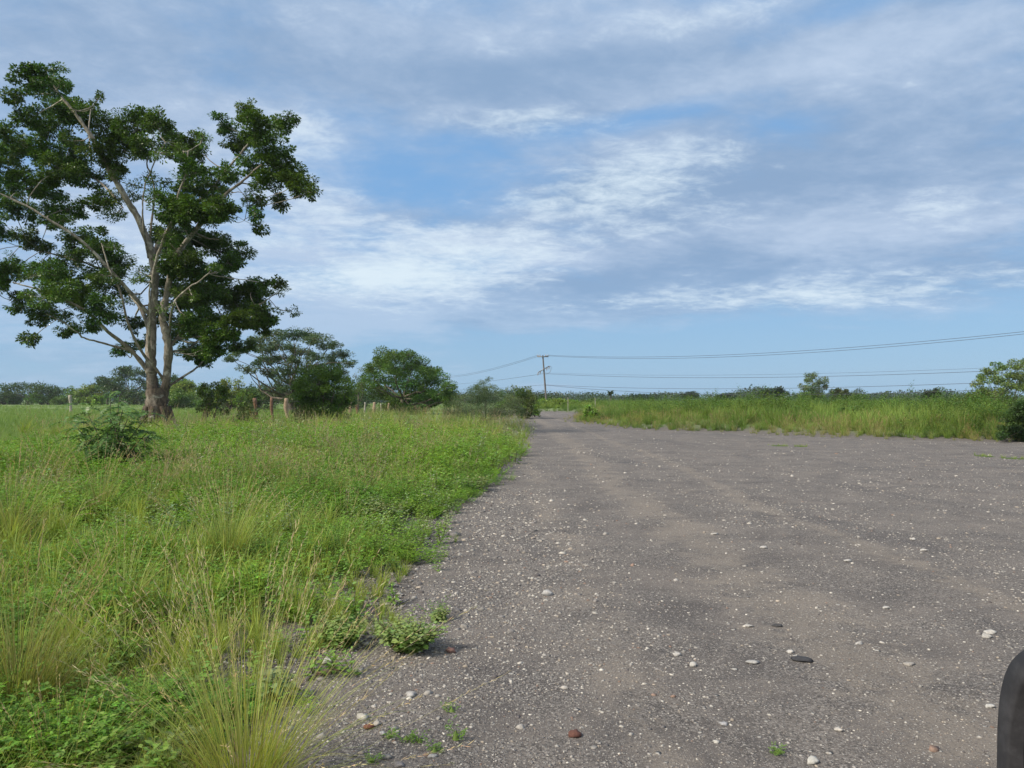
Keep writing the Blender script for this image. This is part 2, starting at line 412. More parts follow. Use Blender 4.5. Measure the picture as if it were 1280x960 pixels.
# template plants as (V, F, C)
def tmpl_fern_weed(h=.28, stems=7, pairs=9, L=.032, c=(.085, .19, .03)):
    q = Q()
    for s in range(stems):
        a = rng.uniform(0, 6.28); r0 = rng.uniform(0, .05); le = h * rng.uniform(.7, 1.25)
        base = np.array([math.cos(a) * r0, math.sin(a) * r0, 0.])
        t = np.linspace(.15, 1, pairs * 2)
        sp = rng.uniform(.3, .9)
        px_ = base + np.stack([np.cos(a) * t * le * sp, np.sin(a) * t * le * sp, le * (t - .25 * t * t) ], -1)
        # side fronds
        for i in range(0, len(t), 2):
            sgn = 1 if (i // 2) % 2 else -1
            fa = a + sgn * rng.uniform(.7, 1.4); m = 5
            tt = np.linspace(.25, 1, m); fl = L * rng.uniform(1.6, 2.6)
            d = np.array([math.cos(fa), math.sin(fa), rng.uniform(-.1, .5)])
            for sg in (-1, 1):
                pp = px_[i] + d * (tt * fl)[:, None]
                la = fa + sg * .9
                D = unit(np.stack([np.full(m, math.cos(la)), np.full(m, math.sin(la)), rng.uniform(-.2, .5, m)], -1))
                up = unit(np.array([0, 0, 1.]) + rng.normal(0, .3, (m, 3)))
                q.add(*leaves(pp, D, up, np.full(m, L) * rng.uniform(.6, 1.1, m), np.full(m, L * .5), vary(c, m, .15)))
    return q.arr()
def tmpl_leafy(h=.35, stems=4, nl=16, L=.06, wr=.6, c=(.10, .20, .04), droop=.2, stemc=(.12, .16, .05)):
    q = Q()
    for s in range(stems):
        a = rng.uniform(0, 6.28); le = h * rng.uniform(.6, 1.15); sp = rng.uniform(.1, .6)
        t = np.linspace(.12, 1, nl)
        p = np.stack([np.cos(a) * t * le * sp, np.sin(a) * t * le * sp, le * t * (1 - .15 * sp * t)], -1)
        tube(q, p[::5] if nl > 8 else p, np.linspace(.004, .0015, len(p[::5] if nl > 8 else p)), stemc, 3)
        phi = np.arange(nl) * 2.4 + rng.uniform(0, 6)
        D = unit(np.stack([np.cos(phi), np.sin(phi), .35 - droop * 2 * (1 - t) + rng.normal(0, .2, nl)], -1))
        up = unit(np.array([0, 0, 1.]) + rng.normal(0, .25, (nl, 3)))
        l = L * (1.1 - .6 * t) * rng.uniform(.7, 1.2, nl)
        q.add(*leaves(p + D * l[:, None] * .35, D, up, l, l * wr, vary(c, nl, .15)))
    return q.arr()
def tmpl_tuft(n=26, L=.35, Wd=.006, lean=.5, droop=.6, c0=(.09, .17, .03), c1=(.20, .24, .07), r=.03, k=3, heads=0, hc=(.30, .22, .15)):
    q = Q()
    a = rng.uniform(0, 6.28, n); rr = r * np.sqrt(rng.random(n))
    p = np.stack([np.cos(a) * rr, np.sin(a) * rr, 0 * a], -1)
    v, f, c, tip = blades(p, a + rng.normal(0, .5, n), np.abs(rng.normal(0, lean, n)), L * rng.uniform(.5, 1.15, n), np.full(n, Wd), rng.uniform(.2, 1.4, n) * droop, vary(c0, n), vary(c1, n), k)
    q.add(v, f, c)
    if heads:
        m = heads; a = rng.uniform(0, 6.28, m)
        p = np.stack([np.cos(a) * r, np.sin(a) * r, 0 * a], -1)
        ln = np.abs(rng.normal(0, lean * .7, m)); LL = L * rng.uniform(1.1, 1.6, m)
        v, f, c, tip = blades(p, a, ln, LL, np.full(m, Wd * .5), rng.uniform(.1, .7, m) * droop, vary(c0, m), vary(hc, m), 4)
        q.add(v, f, c)
        v = v.reshape(m, 5, 2, 3).mean(2)
        for j in range(7):
            t = .02 + j / 7 * .9; b = v[:, 3] * (1 - t) + v[:, 4] * t
            D = unit((v[:, 4] - v[:, 3]) + rng.normal(0, .35, (m, 3)) * L * .3)
            l = L * .09 * rng.uniform(.6, 1.3, m)
            q.add(*leaves(b, D, unit(rng.normal(0, 1, (m, 3))), l, np.full(m, Wd * 1.0), vary(hc, m, .2)))
    return q.arr()
def scatter(q, temps, x, y, z, sc, tint=None, lean=0.12):
    """copies of template plants merged into one mesh (only used for ground cover)"""
    n = len(x); which = rng.integers(0, len(temps), n); rz = rng.uniform(0, 6.28, n)
    for k, (V, F_, C) in enumerate(temps):
        i = np.where(which == k)[0]
        if not len(i): continue
        c, s = np.cos(rz[i]), np.sin(rz[i])
        sl = sc[i][:, None]
        vx = (V[None, :, 0] * c[:, None] - V[None, :, 1] * s[:, None]) * sl
        vy = (V[None, :, 0] * s[:, None] + V[None, :, 1] * c[:, None]) * sl
        vz = V[None, :, 2] * sl * rng.uniform(.8, 1.15, (len(i), 1))
        lx, ly = rng.normal(0, lean, (2, len(i), 1))
        v = np.stack([vx + vz * lx + x[i][:, None], vy + vz * ly + y[i][:, None], vz + z[i][:, None]], -1)
        f = F_[None] + (np.arange(len(i)) * len(V))[:, None, None]
        cc = np.repeat(C[None], len(i), 0)
        if tint is not None: cc = cc * tint[i][:, None, :]
        q.add(v, f, np.clip(cc, .005, .9))
def polar(n, d0, d1, a0, a1, power=0.0):
    """points spread evenly in log distance and azimuth (degrees)"""
    u = rng.random(n); d = d0 * (d1 / d0) ** u if power == 0 else (d0 ** power + u * (d1 ** power - d0 ** power)) ** (1 / power)
    a = np.radians(rng.uniform(a0, a1, n))
    return d * np.sin(a), d * np.cos(a), d

# ------------------------------------------------------------------ ground cover (uncountable)
weeds_t = [tmpl_fern_weed(.27, 8, 8, .024, (.17, .33, .040)) for _ in range(4)] + [tmpl_fern_weed(.20, 9, 6, .022, (.22, .37, .055)) for _ in range(3)] + [tmpl_fern_weed(.36, 6, 9, .026, (.13, .26, .04)) for _ in range(2)]
leafy_t = [tmpl_leafy(.30, 4, 14, .065, .55, (.19, .34, .07)) for _ in range(4)]
silver_t = [tmpl_leafy(.40, 3, 16, .075, .42, (.24, .33, .17)) for _ in range(3)]
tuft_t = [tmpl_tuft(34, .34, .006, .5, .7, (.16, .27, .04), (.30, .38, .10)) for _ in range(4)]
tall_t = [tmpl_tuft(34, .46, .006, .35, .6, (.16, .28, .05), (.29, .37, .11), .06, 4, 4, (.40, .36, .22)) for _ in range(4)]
dry_t = [tmpl_tuft(20, .42, .005, .35, .5, (.16, .19, .08), (.30, .28, .17), .06, 4, 10, (.34, .27, .22)) for _ in range(3)]

def tintn(x, y, seed, amt=.25):
    a = fbm(x * .35, y * .35, seed, 3) - .5
    return np.stack([1 + amt * 2.2 * a, 1 + amt * 1.2 * a, 1 + amt * 1.0 * a], -1)

LEFT = (-62, 3)
def VERGE(y): return np.interp(y, [0, 11, 15, 22, 28, 34, 42, 60, 80], [-60, -28, -10, -10.5, -19, -18, -14.5, -12, -10])
def left_pts(n, d0, d1, edge=.05, rag=.7, a0=LEFT[0], a1=LEFT[1], seed=3):
    x, y, d = polar(n, d0, d1, a0, a1)
    s = sdroad(x, y)
    e = edge + rag * ((fbm(x * 1.1, y * 1.1, seed, 3) - .5) * 2 + (fbm(x * 3.5, y * 3.5, seed + 40, 2) - .5) * 1.3)
    k = (s > e) & (x < 2.4) & (x > VERGE(y) + 2.5 * (fbm(x * .2, y * .2, 19, 2) - .5))
    return x[k], y[k], d[k], s[k]

q = Q()
# low bright creeping weeds beside the road
x, y, d, s = left_pts(14500, 2.4, 26, .30, .85)
w = fbm(x * .45, y * .45, 77, 3)
k = (w > .40) | (rng.random(len(x)) < .45)
bare = (s < 1.4) & (d < 7.5) & (fbm(x * 1.6, y * 1.6, 99, 3) > .36)
k &= ~bare
k &= ~((fbm(x * .9, y * .9, 123, 3) > .54) & (d < 10) & (rng.random(len(x)) < .9))
x, y, d, s = x[k], y[k], d[k], s[k]
scatter(q, weeds_t, x, y, H(x, y, s) - .01, rng.uniform(.6, 1.15, len(x)) * np.clip(.45 + s * .45, .4, 1) * np.clip(d / 9, 1, 2.2), tintn(x, y, 21))
x, y, d, s = left_pts(2600, 2.6, 26, .35, .6, seed=4)
k = ~((s < 1.2) & (d < 7) & (rng.random(len(x)) < .8)); x, y, d, s = x[k], y[k], d[k], s[k]
scatter(q, leafy_t, x, y, H(x, y, s) - .01, rng.uniform(.5, 1.1, len(x)) * np.clip(d / 9, 1, 2), tintn(x, y, 22))
x, y, d, s = left_pts(1800, 3.5, 34, .3, .6, seed=6)
k = (fbm(x * .6, y * .6, 51, 2) > .52); x, y, d, s = x[k], y[k], d[k], s[k]
scatter(q, silver_t, x, y, H(x, y, s) - .01, rng.uniform(.6, 1.1, len(x)) * np.clip(d / 10, 1, 2), tintn(x, y, 23, .1))
o = q.build('creeping_weeds', M_WEED); tag(o, 'bright green low leafy weeds carpeting the left verge', 'weeds', kind='stuff')

q = Q()
x, y, d, s = left_pts(5200, 2.6, 34, .25, .5, seed=9)
scatter(q, tuft_t, x, y, H(x, y, s) - .01, rng.uniform(.5, 1.35, len(x)) * np.clip(.35 + s * .4, .3, 1) * np.clip(d / 12, 1, 2.2), tintn(x, y, 24))
x, y, d, s = left_pts(4200, 11, 80, .35, .7, seed=10)
k = (fbm(x * .25, y * .25, 52, 3) > .46) | (d > 20); x, y, d, s = x[k], y[k], d[k], s[k]
tallf = 1 + .15 * np.exp(-((x + 1.6) / 3.2) ** 2 - ((y - 36) / 16) ** 2)
tallf *= np.where((x < -5) & (y < 24), .68, 1)
scatter(q, tall_t, x, y, H(x, y, s) - .01, tallf * rng.uniform(.6, 1.15, len(x)) * np.clip(d / 25, 1, 1.4) * np.clip(.45 + s * .3, .4, 1), tintn(x, y, 25))
o = q.build('verge_grass', M_GRASS); tag(o, 'long green grass and seed stalks on the left verge', 'grass', kind='stuff')

q = Q()
x, y, d, s = left_pts(3800, 10, 70, .9, .8, seed=12)
pxx = 640 + 960 * x / y; pyy = 500 + 1536 / y
zn = np.exp(-((x + 3.2) / 3.0) ** 2 - ((y - 20) / 7) ** 2) + .8 * np.exp(-((x + 13.5) / 3) ** 2 - ((y - 29) / 5) ** 2) + .6 * np.exp(-((x + 9) / 4) ** 2 - ((y - 26) / 6) ** 2) + .6 * np.exp(-((x + 1.5) / 2.5) ** 2 - ((y - 38) / 9) ** 2)
k = rng.random(len(x)) < zn * .55 + .05
x, y, d, s = x[k], y[k], d[k], s[k]
scatter(q, dry_t, x, y, H(x, y, s) - .01, rng.uniform(.8, 1.4, len(x)) * np.clip(d / 25, 1, 1.3), tintn(x, y, 26, .15))
o = q.build('dry_grass', M_GRASS); tag(o, 'brown dry grass stalks standing among the green verge', 'dry grass', kind='stuff')

q = Q()
x, y, d, s = left_pts(2600, 2.4, 9, -.25, .4, seed=33)
n = len(x); z_ = H(x, y, s) + .01 + rng.random(n) * .03
v, f, c, _ = blades(np.stack([x, y, z_], -1), rng.uniform(0, 6.28, n), rng.uniform(1.25, 1.6, n), rng.uniform(.04, .16, n), np.full(n, .0032), rng.uniform(-.1, .3, n), vary((.30, .25, .16), n), vary((.34, .28, .19), n), 2)
q.add(v, f, c)
o = q.build('straw_litter', M_GRASS); tag(o, 'dry straw and dead stems lying under the verge plants', 'straw', kind='stuff')

# the cultivated field behind the tree: short even grass
q = Q()
fld_t = [tmpl_tuft(16, .40, .012, .45, .6, (.12, .22, .05), (.20, .31, .10), .10, 3) for _ in range(4)]
x, y, d = polar(34000, 11, 210, -64, -2)
lim = VERGE(y) + 1.5; k = (x < lim) & (y > 9); x, y, d = x[k], y[k], d[k]
scatter(q, fld_t, x, y, H(x, y) - .01, rng.uniform(.8, 1.1, len(x)) * np.clip(d / 40, 1, 1.5) * .8, tintn(x * .3, y * .3, 27, .12))
o = q.build('field_grass', M_GRASS); tag(o, 'even light green grass of the flat field beyond the tree', 'grass', kind='stuff')

# right hand bank: tall thick grass
q = Q()
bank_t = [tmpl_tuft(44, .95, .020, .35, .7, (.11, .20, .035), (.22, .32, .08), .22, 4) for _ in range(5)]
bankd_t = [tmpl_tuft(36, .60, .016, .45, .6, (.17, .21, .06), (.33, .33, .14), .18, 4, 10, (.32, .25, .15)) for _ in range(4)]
x, y, d = polar(15000, 26, 230, 0, 60)
s = sdroad(x, y)
kr = (x > 2.4) & (s > .9 + 1.2 * (fbm(x * .4, y * .4, 14, 3) - .5)) & (y < 400)
x1, y1, d1, s1 = x[kr], y[kr], d[kr], s[kr]
hgt = np.clip(.30 + s1 * .16, .30, .92) * (.62 + 1.0 * (fbm(x1 * .30, y1 * .30, 15, 3) - .15))
scatter(q, bank_t, x1, y1, H(x1, y1, s1) - .02, hgt * rng.uniform(.8, 1.15, len(x1)) * np.clip(d1 / 90, 1, 1.3), tintn(x1 * .5, y1 * .5, 28, .38))
x, y, d = polar(6500, 24, 90, 0, 60)
s = sdroad(x, y); k = (x > 2.4) & (s > .1 + 1.6 * (fbm(x * .5, y * .5, 16, 3) - .5)) & (s < 4.5)
scatter(q, bankd_t, x[k], y[k], H(x[k], y[k], s[k]) - .01, rng.uniform(.45, .95, k.sum()) * np.clip(.4 + s[k] * .3, .4, 1.0), tintn(x[k], y[k], 29, .25))
herb_t = [tmpl_leafy(.95, 7, 22, .13, .55, (.075, .155, .03), .3) for _ in range(4)] + [tmpl_leafy(.8, 7, 20, .12, .5, (.13, .23, .05), .3) for _ in range(3)]
x, y, d = polar(11000, 26, 150, 0, 60)
s = sdroad(x, y); nn = fbm(x * .28, y * .28, 83, 3); k = (x > 2.4) & (s > 1.0) & (nn > .465)
scatter(q, herb_t, x[k], y[k], H(x[k], y[k], s[k]) - .02, np.clip(.3 + s[k] * .16, .3, 1.15) * rng.uniform(.8, 1.3, k.sum()) * (1 + 1.2 * (nn[k] - .5)), tintn(x[k], y[k], 84, .35))
o = q.build('bank_grass', M_GRASS); tag(o, 'tall thick green grass on the right bank with dry tips at its foot', 'grass', kind='stuff')

# ------------------------------------------------------------------ gravel (uncountable) and the larger stones
def ico():
    p = (1 + 5 ** .5) / 2
    v = np.array([(-1,p,0),(1,p,0),(-1,-p,0),(1,-p,0),(0,-1,p),(0,1,p),(0,-1,-p),(0,1,-p),(p,0,-1),(p,0,1),(-p,0,-1),(-p,0,1)], float)
    f = [(0,11,5),(0,5,1),(0,1,7),(0,7,10),(0,10,11),(1,5,9),(5,11,4),(11,10,2),(10,7,6),(7,1,8),(3,9,4),(3,4,2),(3,2,6),(3,6,8),(3,8,9),(4,9,5),(2,4,11),(6,2,10),(8,6,7),(9,8,1)]
    return unit(v), np.array(f)
def pebble_field(name, x, y, z, size, colr, mat):
    V, F_ = ico(); n = len(x)
    v = V[None] * (1 + .22 * rng.standard_normal((n, 12, 1)))
    v = v * size[:, None, None] * np.stack([rng.uniform(.7, 1.3, n), rng.uniform(.6, 1.0, n), rng.uniform(.35, .7, n)], -1)[:, None]
    a = rng.uniform(0, 6.28, n); c, s = np.cos(a)[:, None], np.sin(a)[:, None]
    v = np.stack([v[..., 0] * c - v[..., 1] * s + x[:, None], v[..., 0] * s + v[..., 1] * c + y[:, None], v[..., 2] + z[:, None] + size[:, None] * .02], -1)
    f = (F_[None] + (np.arange(n) * 12)[:, None, None]).reshape(-1, 3)
    return mesh(name, v.reshape(-1, 3), f, mat, np.repeat(colr[:, None], 12, 1).reshape(-1, 3))
def stone_mat():
    m, t, o = newmat('stone')
    a = t.nodes.new('ShaderNodeAttribute'); a.attribute_name = 'col'
    n = NOISE(OBJ(t), 40, 6, .65, 0, t)
    c = MIX(SS(n, .35, .7, t), MIX(1.0, a.outputs[0], (.72, .72, .72), t, 'MULTIPLY'), MIX(1.0, a.outputs[0], (1.15, 1.13, 1.1), t, 'MULTIPLY'), t)
    p = principled(t, o, Base_Color=c, Roughness=.85); p.inputs['Specular IOR Level'].default_value = .25
    b = t.nodes.new('ShaderNodeBump'); b.inputs['Strength'].default_value = .4; b.inputs['Distance'].default_value = .01
    t.links.new(n, b.inputs['Height']); t.links.new(b.outputs[0], p.inputs['Normal'])
    return m
M_STONE = stone_mat()
PAL = np.array([(.15,.145,.15),(.20,.19,.19),(.27,.26,.25),(.12,.11,.115),(.36,.345,.33),(.50,.48,.45),(.24,.17,.14),(.34,.30,.26)])
def pal(n, w): return PAL[rng.choice(len(PAL), n, p=np.array(w) / sum(w))] * rng.uniform(.8, 1.15, (n, 1))
x, y, d = polar(70000, 2.5, 26, -34, 44)
xe = -1.9 + 3.6 * rng.random(26000) ** 1.3; ye = 2.6 + 13 * rng.random(26000) ** 1.7
ke = rng.random(26000) < (1 - sstep(xe, -.5, 1.5)) * (1 - .6 * sstep(ye, 6, 15)) * sstep(fbm(xe * 1.3, ye * .9, 131, 3), .30, .62) * .85; xe, ye = xe[ke], ye[ke]
x = np.append(x, xe); y = np.append(y, ye); d = np.hypot(x, y)
s = sdroad(x, y); k = (s < .9) ; x, y, d, s = x[k], y[k], d[k], s[k]
shx = (s > -1.2 - .9 * rng.random(len(x))) & (x < 1.2) & (rng.random(len(x)) < 1 - sstep(d, 6, 13))
gdens = sstep(fbm(x * .9, y * .45, 61, 3), .40, .62) * .55 + .25 + .8 * sstep(s, -2.2, -.3) * (d < 14)
k = rng.random(len(x)) < gdens; x, y, d, s = x[k], y[k], d[k], s[k]; shx = shx[k]
size = .0034 * np.exp(np.abs(rng.normal(0, .45, len(x)))) * np.clip(d / 4.5, .8, 2.6)
size = np.where(shx, size * 1.12 * np.exp(np.abs(rng.normal(0, .25, len(x)))), size)
o = pebble_field('gravel', x, y, road_z(x, y), size, pal(len(x), [3, 5, 6, 2, 3.2, 1.8, .5, 2]), M_STONE)
tag(o, 'loose grey gravel and pale chips strewn over the dirt road', 'gravel', kind='stuff')
# scattered pale stones, mid size, too many to count
x, y, d = polar(5200, 2.6, 60, -20, 42, .5)
s = sdroad(x, y); k = (s < .3) & (rng.random(len(x)) < .35 + .65 * sstep(fbm(x * .5, y * .3, 63, 3), .42, .6)); x, y, d = x[k], y[k], d[k]
size = .0065 * np.exp(np.abs(rng.normal(0, .48, len(x)))) * np.clip(d / 9, 1, 2.2)
o = pebble_field('scattered_chips', x, y, road_z(x, y), size, pal(len(x), [1, 1.5, 3, 1, 4, 5, .6, 2]), M_STONE)
tag(o, 'pale stone chips scattered across the whole dirt road', 'stone chips', kind='stuff')

def stone(px, py, wpx, hr, colr, label, flat=.6, kind='stone', group='larger stones lying on the road and shoulder'):
    d = CAMH * 960 / (py - 500); x0 = (px - 640) / 960 * d
    V, F_ = ico()
    # one subdivision
    vs = list(map(tuple, V)); cache = {}
    def midp(a, b):
        kk = (min(a, b), max(a, b))
        if kk not in cache: cache[kk] = len(vs); vs.append(tuple(unit((np.array(vs[a]) + np.array(vs[b])))))
        return cache[kk]
    f2 = []
    for a, b, c in F_:
        ab, bc, ca = midp(a, b), midp(b, c), midp(c, a); f2 += [(a, ab, ca), (b, bc, ab), (c, ca, bc), (ab, bc, ca)]
    v = np.array(vs); r = wpx / 960 * d / 2
    nz = 1 + .20 * np.sin(v @ rng.normal(0, 3.0, 3) + rng.uniform(0, 6)) + .12 * np.sin(v @ rng.normal(0, 6, 3)) + .12 * rng.standard_normal(len(v))
    v = v * nz[:, None] * np.array([1, rng.uniform(.65, .95), flat * hr]) * r
    colr = tuple(min(c, .32 + (c - .32) * .45) if c > .34 else c for c in colr)
    o = mesh(kind, v, np.array(f2), M_STONE, np.tile(np.array(colr, float), (len(v), 1)), smooth=False)
    z0 = float(road_z(np.array([x0]), np.array([d]))[0])
    o.location = (x0, d, z0 + r * flat * hr * .55); o.rotation_euler = (0, 0, rng.uniform(-.5, .5))
    tag(o, label, 'stone', group)
    return o
ST = [
 (718, 921, 16, 1.0, (.13,.062,.05), 'round rusty red stone alone on the sandy wheel track at the bottom of the view'),
 (585, 945, 0, 1, None, ''),
 (1017, 953, 17, .8, (.62,.61,.57), 'oval white stone at the very bottom edge of the view'),
 (905, 906, 11, .7, (.34,.37,.42), 'small smooth bluish grey stone left of the tiny round weed'),
 (1003, 825, 22, .5, (.045,.047,.055), 'flat black stone slab lying on the pale sandy track'),
 (971, 782, 13, .45, (.055,.055,.06), 'thin dark flake of stone behind the flat black slab'),
 (684, 741, 13, .9, (.42,.42,.44), 'grey lumpy stone on the middle of the left wheel track'),
 (437, 896, 0, 1, None, ''),
 (453, 899, 15, .9, (.48,.47,.42), 'smooth pale egg shaped stone beside the rusty brick coloured one'),
 (461, 911, 15, .8, (.17,.075,.055), 'rusty brown broken stone beside the pale egg shaped one'),
 (471, 907, 9, 1.2, (.44,.40,.35), 'upright tan pebble touching the rusty brown stone'),
 (478, 919, 9, .8, (.42,.44,.48), 'small blue grey pebble in front of the tan upright one'),
 (514, 870, 14, .7, (.40,.39,.39), 'flat light grey stone under the bent dry grass stalk'),
 (409, 829, 17, .6, (.58,.56,.54), 'flat white stone among the grass stems above two pink ones'),
 (404, 843, 18, .6, (.34,.22,.19), 'flat pinkish stone just below the flat white one'),
 (421, 838, 20, .5, (.32,.21,.18), 'wide pinkish slab to the right of the smaller pink stone'),
 (564, 813, 12, .9, (.20,.12,.11), 'reddish round stone right of the leafy plant on the gravel'),
 (484, 948, 13, .8, (.20,.20,.20), 'dark grey round pebble at the bottom of the left gravel'),
 (540, 947, 10, .8, (.36,.36,.36), 'grey round pebble right of the small feathery weeds'),
 (936, 783, 10, .7, (.52,.50,.48), 'whitish stone behind the flat black slab to its left'),
 (988, 815, 8, .9, (.60,.58,.56), 'little white stone just above the flat black slab'),
 (1074, 805, 10, .7, (.55,.54,.54), 'pale oval stone to the right and beyond the flat black slab'),
 (1237, 791, 17, .4, (.60,.57,.53), 'long flat white stone nearest to the car, farther of two'),
 (1233, 797, 12, .8, (.42,.40,.37), 'rounded tan stone touching the long flat white one by the car'),
 (1238, 885, 12, .7, (.58,.57,.55), 'white wedge shaped stone beside the car bumper'),
 (1048, 913, 12, .7, (.52,.48,.44), 'tan wedge stone on the right sandy track'),
 (867, 832, 10, 1.0, (.60,.58,.55), 'white angular stone in line with the black slab to its left'),
 (846, 818, 9, 1.1, (.50,.48,.46), 'grey white pointed stone left of the white angular one'),
 (695, 757, 0, 1, None, ''),
 (766, 757, 0, 1, None, ''),
 (1155, 690, 9, .6, (.64,.62,.60), 'bright white flat stone far out on the dark right part of the road'),
 (1141, 676, 7, .6, (.62,.60,.58), 'small bright stone farther out than the brightest flat one'),
 (955, 686, 9, .6, (.52,.50,.48), 'light stone resting left of the central pale strip'),
 (893, 667, 10, .5, (.50,.47,.44), 'flat tan stone on the left edge of the central pale strip'),
 (1060, 703, 10, .6, (.54,.52,.50), 'pale stone on the right edge of the pale central strip'),
 (895, 928, 9, .7, (.50,.49,.46), 'pale lump left of the bluish stone at its lower side'),
 (1108, 760, 10, .6, (.54,.53,.51), 'light grey stone beyond the black slab, toward the right'),
 (500, 958, 14, .7, (.22,.21,.22), 'dark smooth cobble cut by the lower edge of the view'),
 (1135, 831, 14, .5, (.33,.31,.29), 'flat brownish grey stone between the black slab and the car'),
 (941, 828, 16, .4, (.40,.39,.38), 'flat grey stone left of the flat black slab'),
]
for px_, py_, w_, hr_, c_, lb in ST:
    if w_: stone(px_, py_, w_, hr_, c_, lb)

# ------------------------------------------------------------------ trees
def foliage(q, clumps, nleaf, L, Wr, colr, sub=9, spread=.30, droop=.25, tips=None, vs=.2):
    """clumps: rows cx cy cz rx ry rz ; leaves gather round twig ends inside each clump"""
    cl = np.asarray(clumps, float)
    vol = (cl[:, 3] * cl[:, 5]) ** 1.0; w = vol / vol.sum()
    for i, c in enumerate(cl):
        n = max(8, int(nleaf * w[i])); k = max(3, int(sub * (.6 + .8 * rng.random())))
        dr = unit(rng.normal(0, 1, (k, 3))); rad = rng.random((k, 1)) ** .45
        sc_ = c[:3] + dr * rad * c[3:6] * .92
        if tips is not None: tips.append((c[:3], sc_))
        wh = rng.integers(0, k, n); r = c[3:6].mean() * spread * rng.uniform(.6, 1.3, k)[wh][:, None]
        off = rng.normal(0, 1, (n, 3)); off *= np.minimum(1, 1.75 / np.linalg.norm(off, axis=1))[:, None]; off *= np.array([1, 1, .6])
        p = sc_[wh] + off * r
        D = unit(unit(off) + .5 * unit(p - c[:3]) + np.array([0, 0, -droop]) + rng.normal(0, .4, (n, 3)))
        up = unit(np.array([0, 0, 1.]) + rng.normal(0, .45, (n, 3)))
        l = L * rng.uniform(.6, 1.3, n)
        cc = np.asarray(colr) * (1 + .12 * rng.standard_normal()) * np.array([1 + .10 * rng.standard_normal(), 1, 1])
        q.add(*leaves(p, D, up, l, l * Wr, vary(cc, n, vs, .06)))
def branch_to(q, a, b, r0, r1, colr, k=4, sag=.1, m=5):
    a, b = np.asarray(a), np.asarray(b); t = np.linspace(0, 1, m)[:, None]
    L_ = np.linalg.norm(b - a)
    mid = rng.normal(0, .07, 3) * L_ + np.array([0, 0, -sag * L_])
    pts = a * (1 - t) + b * t + np.sin(t * np.pi) * mid + rng.normal(0, .015, (m, 3)) * L_ * (t > 0) * (t < 1)
    tube(q, pts, np.linspace(r0, r1, m), colr, k)

